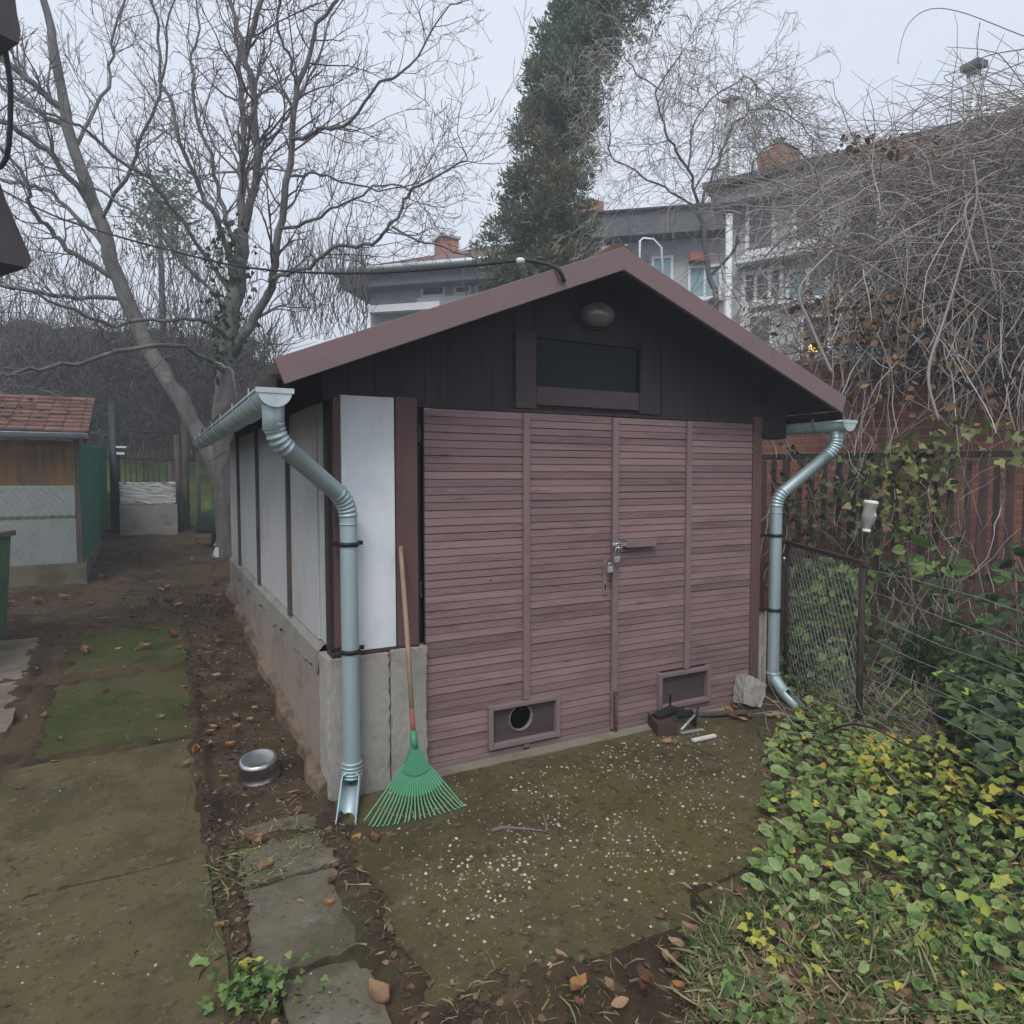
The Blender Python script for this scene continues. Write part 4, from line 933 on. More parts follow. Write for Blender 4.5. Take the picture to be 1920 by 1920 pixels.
# ------------------------------------------------------------------ facades: a wall plane with its own axes
class Facade:
    def __init__(s, P0, P1):
        s.o = np.array([P0[0], P0[1], 0.]); e = np.array([P1[0]-P0[0], P1[1]-P0[1], 0.]); s.len = float(np.linalg.norm(e)); s.e = e/s.len
        n = np.array([s.e[1], -s.e[0], 0.]); s.n = n if n@(CAM-s.o) > 0 else -n
    def W(s, u, z, out=0.): return s.o+s.e*u+s.n*out+np.array([0, 0, z])
    def uz(s, px, py):
        v = at(px, py, d=1.)-CAM; t = ((s.o-CAM)@s.n)/(v@s.n); p = CAM+v*t; return float((p-s.o)@s.e), float(p[2])
    def box(s, m, u0, u1, z0, z1, o0, o1, tint=0.):
        return m.obox(s.W((u0+u1)/2, (z0+z1)/2, (o0+o1)/2), s.e*(u1-u0)/2, s.n*(o1-o0)/2, np.array([0, 0, (z1-z0)/2]), tint)
    def window(s, px0, py0, px1, py1, parent, frame=win_frame, glass=win_glass, mull=2, sill=True):
        u0, z1 = s.uz(px0, py0); u1, z0 = s.uz(px1, py1); u0, u1 = min(u0, u1), max(u0, u1); z0, z1 = min(z0, z1), max(z0, z1)
        f = MB(); t = .07
        s.box(f, u0, u0+t, z0, z1, .004, .07); s.box(f, u1-t, u1, z0, z1, .004, .07); s.box(f, u0+t, u1-t, z1-t, z1, .004, .066); s.box(f, u0+t, u1-t, z0, z0+t, .004, .066)
        for k in range(1, mull):
            c = u0+(u1-u0)*k/mull; s.box(f, c-.03, c+.03, z0+t, z1-t, .004, .062)
        w = f.build('window', frame, parent)
        g = MB(); s.box(g, u0+t*.5, u1-t*.5, z0+t*.5, z1-t*.5, .002, .02); g.build('pane', glass, w)
        if sill: g = MB(); s.box(g, u0-.06, u1+.06, z0-.06, z0-.003, .003, .12); g.build('sill', frame, w)
        return w

# ---- grey house behind the vines
A1 = at(1368, 345, d=13.); B1 = at(1900, 220, d=10.6); B1 = A1+(B1-A1)*1.35
f1 = Facade(A1, B1); ZE = 7.05
h1 = thing('house', f1.W(0, 0), 'grey rendered house half hidden behind bare vines on the right', 'house')
m = MB(); f1.box(m, 0, f1.len, -.2, ZE-.32, -6, 0); m.build('wall', stucco_grey, h1)
m = MB(); f1.box(m, -.25, f1.len, ZE-.32, ZE-.05, -6, .35); m.build('eave_band', stucco_grey, h1)
m = MB(); m.prism([f1.W(-.35, ZE-.045, .55), f1.W(-.35, ZE+.05, .55), f1.W(-.35, ZE+.3, -3), f1.W(-.35, ZE-.045, -6)], f1.e*(f1.len+.35)); r1 = m.build('roof', eave_dark, h1)
for a in ((1400,372,1455,470), (1488,352,1545,452), (1590,350,1650,470), (1500,592,1560,668), (1400,590,1450,680)): f1.window(*a, h1, mull=1)
f1.window(1393, 512, 1470, 565, h1, win_frame, win_glass, 3); f1.window(1475, 508, 1555, 560, h1, win_frame, win_teal, 2)
m = MB(); u0, z0 = f1.uz(1385, 497); u1, z1 = f1.uz(1575, 480); f1.box(m, u0, u1+.3, z0-.06, z0, .003, .30); m.build('balcony_ledge', win_frame, h1)
u, z = f1.uz(1372, 500); m = MB(); m.tube([f1.W(u, .2, .20), f1.W(u, 6.55, .20)], .065, 12); m.build('rain_pipe', win_frame, h1)
u, z = f1.uz(1398, 600); m = MB(); m.tube([f1.W(u, .2, .14), f1.W(u, 4.9, .14)], .08, 12); m.build('rain_pipe', stucco_pale, h1)
u, z = f1.uz(1508, 672); m = MB(); f1.box(m, u-.25, u+.35, z-.05, z, .124, .2); m.build('window_shelf', win_frame, h1)
lamp_m = M('lamp_glow', (1, .75, .3)); lamp_m.node_tree.nodes['Principled BSDF'].inputs['Emission Color'].default_value = (1, .62, .15, 1); lamp_m.node_tree.nodes['Principled BSDF'].inputs['Emission Strength'].default_value = 1.6
u, z = f1.uz(1527, 656); m = MB(); m.lathe(f1.W(u, z, .16), (0,0,1), [(.0001,-.09),(.07,-.06),(.09,0),(.06,.06),(.0001,.08)], 14); m.build('window_lamp', lamp_m, h1)
# flues and chimneys of the grey house
def flue(px, py_top, py_bot, d, w, name, mat, parent, cap):
    t = at(px, py_top, d=d); b = at(px, py_bot, d=d); m = MB(); m.tube([(t[0], t[1], b[2]-1.), (t[0], t[1], t[2]-.12)], w, 14); o = m.build(name, mat, parent)
    m = MB(); m.lathe((t[0], t[1], t[2]-.14), (0,0,1), [(w*1.05,0),(w*1.05,.05),(w*.9,.05),(w*.9,.1)], 12)
    m.prism([(t[0]-w*1.5,t[1]-w*1.5,t[2]-.02),(t[0]+w*1.5,t[1]-w*1.5,t[2]+.01),(t[0]+w*1.5,t[1]+w*1.5,t[2]+.01),(t[0]-w*1.5,t[1]+w*1.5,t[2]-.02)], (.0,.0,.03 if not cap else .11)); m.build('flue_cap', eave_dark, o)
flue(1826, 130, 255, 12.2, .105, 'flue', zinc_light, r1, 1)
flue(1371, 188, 400, 13.0, .085, 'flue', zinc_light, h1, 0)
t = at(1460, 285, d=13.5); m = MB(); m.box((t[0]-.28, t[1]-.28, 6.9), (t[0]+.28, t[1]+.28, t[2])); c = m.build('chimney', chimney_mat, r1)
m = MB(); m.lathe((t[0], t[1], t[2]), (0,0,1), [(.09,0),(.09,.22),(.13,.23),(.0001,.3)], 12); m.build('chimney_pot', zinc_light, c)
t = at(1810, 250, d=11.6); m = MB(); m.box((t[0]-.17, t[1]-.2, 6.9), (t[0]+.17, t[1]+.2, t[2])); m.build('chimney', eave_dark, r1)

# ---- house in the middle, right of the conifer
A2 = at(1060, 425, d=19.3); B2 = at(1385, 398, d=18.4); f2 = Facade(A2, B2); ZE2 = 8.75
h2 = thing('house', f2.W(0, 0), 'pale house with dark flat eaves and an orange brick chimney right of the conifer', 'house')
m = MB(); f2.box(m, 0, f2.len, -.2, ZE2-.62, -6, 0); m.build('wall', stucco_pale, h2)
m = MB(); f2.box(m, -.3, f2.len+.2, ZE2-.62, ZE2, -6, .6); r2 = m.build('eave_band', eave_dark, h2)
m = MB(); f2.box(m, -.5, f2.len+.3, ZE2+.003, ZE2+.05, -6.2, .7); m.build('roof', tar_roof, h2)
for a in ((1222,482,1262,530), (1290,500,1352,560), (1150,478,1200,540), (1296,590,1350,640)): f2.window(*a, h2, win_frame, win_teal if a[0] != 1150 else win_glass)
u0, z1 = f2.uz(1292, 480); u1, z0 = f2.uz(1330, 492); m = MB(); f2.box(m, u0, u1, z0, z1, .003, .3); m.build('awning', red_awn, h2)
t = at(1106, 381, d=20.5); m = MB(); m.box((t[0]-.3, t[1]-.3, ZE2), (t[0]+.3, t[1]+.3, t[2])); m.build('chimney', chimney_mat, h2)
# bent white vent pipe behind the ridge
m = MB(); pts = [at(1200, 470, d=8.2)-[0,0,.8], at(1200, 452, d=8.2), at(1206, 447, d=8.2), at(1225, 449, d=8.2), at(1240, 464, d=8.2), at(1244, 500, d=8.2)-[0,0,.6]]; m.tube(pts, .016, 8)
tag(m.build('bent_pipe', zinc_light), 'thin pale bent pipe standing just behind the shed ridge', 'pipe')

# ---- red roofed house left of the conifer
A3 = at(676, 520, d=20.2); B3 = at(1010, 485, d=18.9); f3 = Facade(A3, B3); ZE3 = 7.55
h3 = thing('house', f3.W(0, 0), 'red roofed pale house with brick chimney seen above the left roof slope of the shed', 'house')
m = MB(); f3.box(m, .3, f3.len+3, -.2, ZE3-.5, -7, 0); m.build('wall', stucco_pale, h3)
m = MB(); f3.box(m, -.3, f3.len+3, ZE3-.5, ZE3-.11, -7, .62); m.build('eave_band', eave_dark, h3)
m = MB(); le = f3.len+2; A_ = [f3.W(-.55, ZE3-.105, .72), f3.W(le, ZE3-.105, .72), f3.W(le, ZE3-.105, -7.4), f3.W(-.55, ZE3-.105, -7.4)]; B_ = [p_+np.array([0,0,.1]) for p_ in A_]; C_ = [f3.W(3.2, ZE3+1.75, -3.4), f3.W(le, ZE3+1.75, -3.4)]
m.add(A_+B_+C_, [(3,2,1,0),(0,1,5,4),(1,2,6,5),(2,3,7,6),(3,0,4,7),(4,5,9,8),(7,4,8),(6,7,8,9),(5,6,9)]); r3 = m.build('roof', roof_red, h3)
m = MB(); m.tube([f3.W(-.6, ZE3-.05, .80), f3.W(f3.len+2.5, ZE3-.05, .80)], .085, 10); m.build('gutter', zinc_light, h3)
t = at(837, 448, d=22.2); m = MB(); m.box((t[0]-.3, t[1]-.3, ZE3), (t[0]+.3, t[1]+.3, t[2]-.06)); c = m.build('chimney', chimney_mat, r3)
m = MB(); m.box((t[0]-.36, t[1]-.36, t[2]-.055), (t[0]+.36, t[1]+.36, t[2]+.02)); m.lathe((t[0]-.1, t[1], t[2]+.02), (0,0,1), [(.1,0),(.1,.14),(.0001,.2)], 10); m.build('chimney_cap', stucco_pale, c)
for a in ((790,536,836,556), (852,536,884,552), (892,533,945,553)): f3.window(*a, h3, sill=False, mull=1)
m = MB(); u0, z0 = f3.uz(790, 565); f3.box(m, u0-.1, f3.len, z0-.5, z0+.08, .003, .10); m.build('balcony', win_frame, h3)
m = MB(); u0, z0 = f3.uz(700, 585); f3.box(m, u0, u0+2.2, z0-.1, z0+.1, .003, .35); m.build('balcony_ledge', win_frame, h3)

# ------------------------------------------------------------------ brick wall, fences on the right
AW = at(1315, 700, d=7.5); BW = at(2150, 700, d=5.95); fw_ = Facade(AW, BW)
bwl = MB(); bwl.box((0, 0, -.3), (fw_.len, .3, 2.78)); bw = bwl.build('brick_wall', brick_mat)
tag(bw, 'old red brick wall behind the picket fence, overgrown with bare vines', 'wall')
bw.location = fw_.o; bw.rotation_euler[2] = math.atan2(fw_.e[1], fw_.e[0])
AP = at(1418, 850, d=6.75); BP = at(2150, 850, d=5.35); fp_ = Facade(AP, BP)
pf = thing('picket_fence', fp_.W(0, 0), 'weathered dark brown picket fence in front of the brick wall', 'fence')
for z in (1.82, .75):
    m = MB(); fp_.box(m, 0, fp_.len, z-.03, z+.025, -.045, -.005); m.build('rail', picket_mat, pf)
u = .05; pr = random.Random(3)
while u < fp_.len:
    w = pr.uniform(.045, .07); m = MB(); t = pr.uniform(-.012, .012); zt = 1.80+pr.uniform(-.03, .0)
    m.prism([fp_.W(u, -.1, 0), fp_.W(u+w, -.1, 0), fp_.W(u+w+t, zt, 0), fp_.W(u+t, zt, 0)], fp_.n*.02, pr.random()); m.build('picket', picket_mat, pf)
    u += w+pr.uniform(.035, .07)
# wire fence coming towards the camera
fd = np.array([math.sin(YAW), math.cos(YAW), 0]); fr = np.array([math.cos(YAW), -math.sin(YAW), 0])
def FP(d, z, off=0.): 
    p = CAM+fd*d+fr*(2.14+off); return np.array([p[0], p[1], z])
cl = thing('chain_link_fence', FP(5.25, 0), 'rusty framed chain link fence panel beside the right downpipe', 'fence')
for d, r in ((5.25, .019), (4.13, .0195)):
    m = MB(); m.tube([FP(d, -.2), FP(d, 1.13 if d > 5 else 1.11)], r, 10); m.build('post', post_dark, cl)
m = MB(); m.bar(FP(5.28, 1.115), FP(4.10, 1.10), .028, .028); m.build('top_rail', rust, cl)
m = MB(); m.tube([FP(5.25, .92, -.02), FP(5.25, .98, -.035), FP(5.22, 1.0, -.04)], .009, 8); m.build('latch', steel_worn, cl)
tb = Tubes(); cell = .058; d0, d1, zA, zB = 4.15, 5.23, .04, 1.09
def clipseg(a, sgn):
    pts = []
    for t in np.linspace(0, 1, 60):
        z = zA+(zB-zA)*t; d = a+sgn*(z-zA)*.62
        if d0 <= d <= d1: pts.append((d, z))
    return pts
k = d0-.7
while k < d1+.7:
    for sgn in (-1, 1):
        q = clipseg(k, sgn)
        if len(q) > 2:
            P = np.array([FP(d, z, .006*sgn) for d, z in (q[0], q[len(q)//2], q[-1])]); tb.add(P, .0023)
    k += cell*1.05
tb.build('wire_mesh', wire_mat, cl, 3)
wf = thing('wire_fence', FP(4.13, 0), 'low wire fence running past the plants to the right edge', 'fence')
wr = random.Random(8)
for d in (2.72, 1.3):
    m = MB(); m.tube([FP(d, -.2), FP(d, 1.15)], .024, 10); m.build('post', post_dark, wf)
for z in (.07, .19, .30, .42, .545, .67, .80, .93, 1.07):
    P = [FP(d, z+.012*math.sin(d*3+z*9)+wr.uniform(-.006,.006), wr.uniform(-.006,.006)) for d in np.linspace(4.13, 1.3, 12)]
    m = MB(); m.tube(P, .0021, 5); m.build('wire', wire_mat, wf)
m = Tubes()
for d in np.arange(1.4, 4.1, .165): m.add([FP(d, .06, .003), FP(d+.01, .55, .004), FP(d, 1.075, .003)], .0014)
m.build('stay_wires', wire_rust, wf, 3)
# upturned plastic bottle on a fence stake
bc = at(1629, 967, d=4.35)
bt = thing('plastic_bottle', bc, 'empty white plastic bottle stuck upside down on a stake by the fence', 'bottle')
axb = unit(np.array([.13, -.06, 1.])); b0 = bc-axb*.095
m = MB(); m.lathe(b0, axb, [(.020,.0),(.022,.012),(.023,.028),(.036,.052),(.043,.08),(.0435,.095),(.038,.122),(.037,.14),(.041,.165),(.042,.183),(.038,.19),(.0001,.19)], 28); m.build('bottle_body', plastic_white, bt)
m = MB(); m.lathe(b0, axb, [(.0001,-.012),(.025,-.012),(.026,-.002),(.025,.008),(.0195,.009)], 24); m.build('bottle_neck_ring', cap_white, bt)
m = MB(); m.lathe(b0, axb, [(.0430,.174),(.0436,.186),(.038,.1925),(.0001,.193)], 28); m.build('bottle_base', cap_white, bt)
m = MB(); m.prism([bc+np.array([-.008,-.0455,.0]), bc+np.array([.012,-.0455,-.004]), bc+np.array([.003,-.0455,.022])], (0,.003,0)); m.build('bottle_mark', cap_white, bt)
sp = b0-axb*.02; m = MB(); m.tube([(sp[0]-.02, sp[1], -.1), (sp[0]-.01, sp[1], .7), sp+axb*.06], .0055, 8)
tag(m.build('stake', post_dark), 'thin wooden stake carrying the upturned bottle', 'stake')

# ------------------------------------------------------------------ vines over the wall
def smooth(P, n):
    P = np.asarray(P, float); t = np.linspace(0, len(P)-1, n); out = []
    for a in t:
        i = min(int(a), len(P)-2); f = a-i
        p0, p1, p2, p3 = P[max(i-1, 0)], P[i], P[i+1], P[min(i+2, len(P)-1)]
        out.append(.5*((2*p1)+(-p0+p2)*f+(2*p0-5*p1+4*p2-p3)*f*f+(-p0+3*p1-3*p2+p3)*f**3))
    return np.array(out)
vr = random.Random(17)
def walk(p, d, length, k, wander, droop, r0, r1, tb, tint):
    p = np.array(p, float); d = unit(np.array(d, float)); P = [p.copy()]; st = length/(k-1)
    for i in range(k-1):
        d = unit(d+np.array([vr.gauss(0, wander), vr.gauss(0, wander), vr.gauss(0, wander)])+np.array([0, 0, -droop])); p = p+d*st; P.append(p.copy())
    tb.add(P, np.linspace(r0, r1, k), tint); return P
def mass_top(px): return float(np.interp(px, [1330, 1380, 1500, 1640, 1780, 1920, 2100], [400, 350, 325, 300, 262, 205, 150]))
vine = thing('bare_vine', fw_.W(2., 0), 'huge tangle of bare grey vines hanging over the brick wall', 'vine')
canes = Tubes(); fine = Tubes()
def mass_point():
    while True:
        px = vr.uniform(1350, 2120); w = np.interp(px, [1350, 1480, 1600, 1700], [.10, .17, .55, 1.])
        if vr.random() > w: continue
        t = vr.random()**.8; top = mass_top(px); bot = np.interp(px, [1350, 1560, 1700, 2100], [660, 690, 700, 720])
        py = top+(bot-top)*t; d = float(np.interp(px, [1315, 2150], [7.5, 5.95]))-vr.uniform(-.55, .85)*(.3+.7*math.sin(math.pi*min(1, t+.15)))
        return at(px, py, d=d)
for k in range(2900):
    p = mass_point(); d = fw_.e*vr.gauss(0, 1)+np.array([0, 0, vr.gauss(-.1, .8)])+fw_.n*vr.gauss(0, .5)
    walk(p, d, vr.uniform(.4, 1.3), 8, .16, .10, vr.uniform(.0035, .007), .0022, canes, vr.random()**1.2)
for k in range(4400):
    p = mass_point(); walk(p, rdir(1)[0], vr.uniform(.15, .5), 5, .25, .05, .0032, .0018, fine, vr.random())
for k in range(560):       # mat of shoots along the top of the tangle
    px = vr.uniform(1600, 2100); p = at(px, mass_top(px)+vr.uniform(-30, 110), d=float(np.interp(px, [1315, 2150], [7.3, 5.8]))-vr.uniform(-.5, .6))
    walk(p, fw_.e*vr.gauss(0, 1)+np.array([0,0,vr.gauss(0, .35)])+fw_.n*vr.gauss(0, .4), vr.uniform(.4, 1.2), 9, .16, .03, .0045, .002, canes, vr.random())
for k in range(120):       # thicker old stems hanging in front of the bricks
    px = vr.uniform(1540, 2050); p = at(px, vr.uniform(420, 640), d=float(np.interp(px, [1315, 2150], [7.5, 5.95]))-vr.uniform(.1, .6))
    walk(p, fw_.e*vr.gauss(0, .6)+np.array([0,0,-1]), vr.uniform(.6, 1.5), 10, .14, .06, vr.uniform(.006, .011), .004, canes, vr.uniform(.6, 1))
for k in range(110):       # long shoots arching above the tangle
    px = vr.uniform(1360, 2080); p = at(px, mass_top(px)+vr.uniform(0, 60), d=float(np.interp(px, [1315, 2150], [7.3, 5.8]))-vr.uniform(-.4, .5))
    s = vr.choice((-1, 1)); walk(p, fw_.e*s*vr.uniform(.5, 1.3)+np.array([0,0,vr.uniform(.3, .9)]), vr.uniform(.7, 1.6), 12, .07, .075, .004, .002, canes, vr.random()*.5)
for pts in ([(1990,95),(1900,60),(1800,22),(1740,18),(1700,50),(1684,110),(1686,120)], [(1990,260),(1890,120),(1850,95),(1775,88)], [(1920,92),(1850,105),(1790,135),(1770,146),(1800,165),(1850,190)], [(1960,100),(1800,165),(1700,215),(1640,255),(1590,262),(1530,300)], [(1960,160),(1800,190),(1700,230),(1610,290)], [(1500,330),(1450,300),(1400,210),(1420,150),(1450,165),(1510,235),(1580,300)]):
    canes.add(smooth([at(a, b, d=5.9) for a, b in pts], 24), np.linspace(.0055, .0025, 24), .25)
canes.build('stems', vine_mat, vine, 4)['kind'] = 'stuff'
fine.build('twigs', vine_mat, vine, 3)['kind'] = 'stuff'
for pts in ([(1760,790),(1740,700),(1770,600),(1800,500),(1830,380),(1825,300)], [(1835,500),(1815,430),(1810,390),(1830,370),(1845,420),(1870,560)], [(1560,700),(1520,610),(1500,540),(1560,470)], ):
    m = MB(); m.tube(smooth([at(a, b, d=5.75) for a, b in pts], 26), np.linspace(.013, .008, 26), 8, tint=.45); m.build('old_stem', vine_mat, vine)
n = 560; P = []
for k in range(n):
    px, py = vr.gauss(1660, 80), vr.gauss(600, 45)
    if vr.random() < .45: px, py = vr.uniform(1500, 1920), vr.uniform(520, 800)
    if vr.random() < .12: px, py = vr.uniform(1560, 1760), vr.uniform(250, 300)
    P.append(at(px, py, d=float(np.interp(px, [1315, 2150], [7.0, 5.5]))-vr.uniform(-.2, .4)))
leaves('dead_leaves', litter_mat, vine, scatter(LEAF_V, LEAF_F, np.array(P), rdir(n, -1, -.1), rdir(n), RNG.uniform(.04, .10, n), RNG.uniform(.4, 1., n)))['kind'] = 'stuff'

# ivy over the picket fence and the wall foot
def in_poly(x, y, poly):
    c = np.zeros(len(x), bool); j = len(poly)-1
    for i in range(len(poly)):
        xi, yi = poly[i]; xj, yj = poly[j]; c ^= ((yi > y) != (yj > y)) & (x < (xj-xi)*(y-yi)/(yj-yi+1e-12)+xi); j = i
    return c
def px_cloud(n, poly, dfun):
    poly = np.array(poly, float); out = []
    while len(out) < n:
        a = RNG.uniform(poly[:,0].min(), poly[:,0].max(), n*3); b = RNG.uniform(poly[:,1].min(), poly[:,1].max(), n*3)
        k = in_poly(a, b, poly)
        out += [at(x, y, d=dfun(x)) for x, y in zip(a[k], b[k])]
    return np.array(out[:n])
def pick_d(x): return float(np.interp(x, [1418, 2150], [6.75, 5.35]))
iv = thing('ivy', fp_.W(1.8, 0), 'straggly yellowing ivy climbing over the middle of the picket fence', 'ivy')
def climb(n, poly, t0, t1, s0, s1, dd):
    P = px_cloud(n, poly, lambda x: pick_d(x)-abs(RNG.normal(0, dd))-.03); f = rdir(n, -1, .1)-fp_.n*0; f = f+fp_.e*RNG.normal(0, .6, (n, 1)); nr = fp_.n[None]*1.+rdir(n)*.75
    return scatter(IVY_V, IVY_F, P, f, nr, RNG.uniform(s0, s1, n), RNG.uniform(t0, t1, n))
leaves('foliage', ivy_mat, iv, climb(260, [(1640,830),(1760,805),(1790,890),(1760,1010),(1660,1010),(1655,930)], .15, 1., .045, .09, .14), climb(210, [(1600,840),(1790,830),(1800,1000),(1760,1300),(1640,1290),(1620,1000)], 0, .75, .04, .085, .16), climb(45, [(1740,780),(1920,790),(1930,880),(1760,860)], .4, .8, .05, .10, .1), climb(120, [(1560,860),(1650,850),(1660,1000),(1580,1000)], .1, .8, .04, .08, .12))
tb = Tubes()
for k in range(90):
    px = vr.uniform(1600, 1880); p = at(px, vr.uniform(850, 1250), d=pick_d(px)-vr.uniform(.03, .2)); walk(p, np.array([vr.gauss(0,.4), vr.gauss(0,.2), vr.choice((-1,1))]), vr.uniform(.3, 1.1), 8, .2, .0, .004, .002, tb, vr.random())
tb.build('stems', vine_mat, iv, 3)['kind'] = 'stuff'
iv2 = thing('ivy', fp_.W(.5, 0), 'sparse dark ivy with dead leaves low on the picket fence behind the chain link', 'ivy')
leaves('foliage', ivy_mat, iv2, climb(170, [(1470,900),(1620,890),(1640,1050),(1480,1030)], .0, .35, .03, .07, .12), climb(90, [(1440,820),(1560,850),(1520,1020),(1440,1020)], .0, .3, .03, .06, .1))
tb = Tubes()
for k in range(60):
    px = vr.uniform(1436, 1640); p = at(px, vr.uniform(780, 1000), d=pick_d(px)-vr.uniform(.0, .2)); walk(p, np.array([vr.gauss(0,.4), vr.gauss(0,.2), vr.choice((-1,1))]), vr.uniform(.3, .9), 8, .2, .0, .005, .002, tb, vr.random()*.6)
tb.build('stems', vine_mat, iv2, 3)['kind'] = 'stuff'
# shrub behind the chain link, leafy bush on the right, sedge
def bush(name, label, cat, poly, dr, n, mat, s0, s1, t0=0., t1=1., stems=30, tmpl=(RL_V, RL_F), fz=(-.7, .3)):
    P = px_cloud(n, poly, lambda x: vr.uniform(*dr)); b = P.mean(0)
    t = thing(name, (b[0], b[1], 0), label, cat)
    k = vnoise(P[:,0]*1.+P[:,2]*.7, P[:,1]+P[:,2]*1.3, 4.5, 21); P = P[k > .32]; n = len(P)
    leaves('foliage', mat, t, scatter(*tmpl, P, rdir(n, *fz)+(CAM-b)*[.12,.12,0], rdir(n, .0, 1)+(CAM-b)*[.1,.1,0], RNG.uniform(s0, s1, n), RNG.uniform(t0, t1, n)))
    tb = Tubes()
    for k in range(stems):
        q = P[vr.randrange(n)]; g = np.array([b[0]+vr.gauss(0,.15), b[1]+vr.gauss(0,.15), float(gz(b[0], b[1]))-.03]); tb.add(smooth([g, (g+q)/2+[0,0,.12], q], 7), np.linspace(.006, .002, 7), vr.random()*.5)
    tb.build('stems', vine_mat, t, 4)['kind'] = 'stuff'
    return t
bush('shrub', 'green leafy shrub pressing against the back of the chain link panel', 'shrub', [(1485,1060),(1560,1040),(1630,1090),(1620,1200),(1560,1260),(1480,1220)], (5.4, 6.0), 700, cover_mat, .05, .10, .0, .7)
bush('shrub', 'low dark shrub with yellow flecks behind the wire fence', 'shrub', [(1640,1050),(1800,1030),(1860,1200),(1800,1300),(1650,1300)], (4.6, 5.4), 260, dark_cover, .04, .10, .0, 1.)
bush('shrub', 'dark bushy shrub at the right edge behind the wire fence', 'shrub', [(1830,1120),(1900,1010),(1990,980),(2000,1320),(1830,1330)], (4.2, 5.2), 260, dark_cover, .05, .11, .0, .8)
bush('broad_leaf_plant', 'single broad fresh green leaves hanging in the ivy by the bottle', 'plant', [(1690,985),(1800,975),(1790,1110),(1680,1060)], (4.9, 5.2), 20, cover_mat, .08, .15, .2, .7, 8)
sd_b = at(1745, 1230, d=4.9); sg = thing('sedge', (sd_b[0], sd_b[1], 0), 'tuft of dark narrow grassy leaves behind the wire fence', 'plant')
n = 150; bs = np.array([sd_b[0], sd_b[1], .30])+RNG.normal(0, .06, (n, 3)); leaves('foliage', dark_cover, sg, scatter(BLADE_V, BLADE_F, bs, rdir(n, .15, .95), rdir(n, .2, 1), RNG.uniform(.22, .42, n), RNG.uniform(.1, .8, n), .5))

# ------------------------------------------------------------------ ground plants on the right
def gpoly(pts): return [tuple(gat(a, b)[:2]) for a, b in pts]
def cover(n, poly, s0, s1, h0, h1, t0, t1, tmpl, up=.55, fz=(-.5, .45), clump=0., seed=30):
    poly = np.array(poly); out = np.zeros((0, 2))
    while len(out) < n:
        a = RNG.uniform(poly[:,0].min(), poly[:,0].max(), n*2); b = RNG.uniform(poly[:,1].min(), poly[:,1].max(), n*2); k = in_poly(a, b, poly)
        if clump: k &= vnoise(a, b, 4., seed) > clump*RNG.uniform(.4, 1.3, len(a))
        out = np.concatenate([out, np.stack([a[k], b[k]], 1)])
    c = out[:n]; z = gz(c[:,0], c[:,1])+RNG.uniform(h0, h1, n)
    f = rdir(n, *fz)+np.array([-.25, -.35, 0]); nr = rdir(n, up, 1)+np.array([-.12, -.22, .1])
    return scatter(*tmpl, np.column_stack([c, z]), f, nr, RNG.uniform(s0, s1, n), RNG.uniform(t0, t1, n))
HEART_V = RL_V
pA = gpoly([(1462,1365),(1500,1345),(1520,1300),(1560,1296),(1650,1400),(1680,1560),(1590,1640),(1480,1690),(1395,1670),(1425,1600),(1432,1470),(1440,1390)])
pB = gpoly([(1590,1450),(1800,1430),(1960,1560),(1960,1850),(1850,1800),(1740,1740),(1620,1640)])
pC = gpoly([(1760,1340),(1960,1300),(1980,1680),(1880,1600),(1790,1470)])
pD = gpoly([(1400,1720),(1600,1660),(1980,1790),(1990,1940),(1330,1940)])
pE = gpoly([(1570,1310),(1780,1320),(1790,1450),(1640,1440)])
o = leaves('ground_cover', cover_mat, None, cover(390, pA, .026, .082, .02, .11, .25, 1., (HEART_V, RL_F)), cover(260, pA, .035, .06, .0, .06, .0, .5, (HEART_V, RL_F)), cover(680, pB, .018, .058, .02, .16, .0, .9, (RL_V, RL_F)), cover(170, pD, .018, .045, .0, .09, .0, 1., (RL_V, RL_F), clump=.6, seed=41), cover(420, pD, .018, .045, .0, .07, .1, 1., (IVY_V, IVY_F), clump=.62, seed=42), cover(120, gpoly([(1395,1640),(1480,1640),(1760,1720),(1960,1840),(1960,1900),(1640,1760),(1420,1720)]), .03, .07, .0, .12, .2, 1., (RL_V, RL_F)), cover(60, gpoly([(1505,1275),(1570,1240),(1600,1330),(1515,1350)]), .05, .085, .05, .28, .3, .9, (HEART_V, RL_F)))
tag(o, 'carpet of rounded fresh green leaves spreading over the apron edge', 'ground cover', None, 'stuff')
o = leaves('yellow_ground_cover', yellow_mat, None, cover(760, pB, .022, .054, .03, .26, .0, 1., (IVY_V, IVY_F), clump=.6, seed=31), cover(140, pA, .03, .05, .02, .08, .3, 1., (LEAF_V, LEAF_F), clump=.6, seed=32), cover(160, pC, .05, .08, .15, .32, .2, .8, (IVY_V, IVY_F)), cover(190, pD, .018, .042, .01, .09, .0, .85, (IVY_V, IVY_F), clump=.68, seed=33), cover(110, pA, .02, .045, .02, .10, .1, .9, (IVY_V, IVY_F), clump=.5, seed=43))
tag(o, 'patch of yellowing lobed leaves in the bed on the right', 'ground cover', None, 'stuff')
pF = [(1.9,-1.3),(3.2,.6),(5.5,-.4),(5.0,-3.2),(1.6,-3.0)]
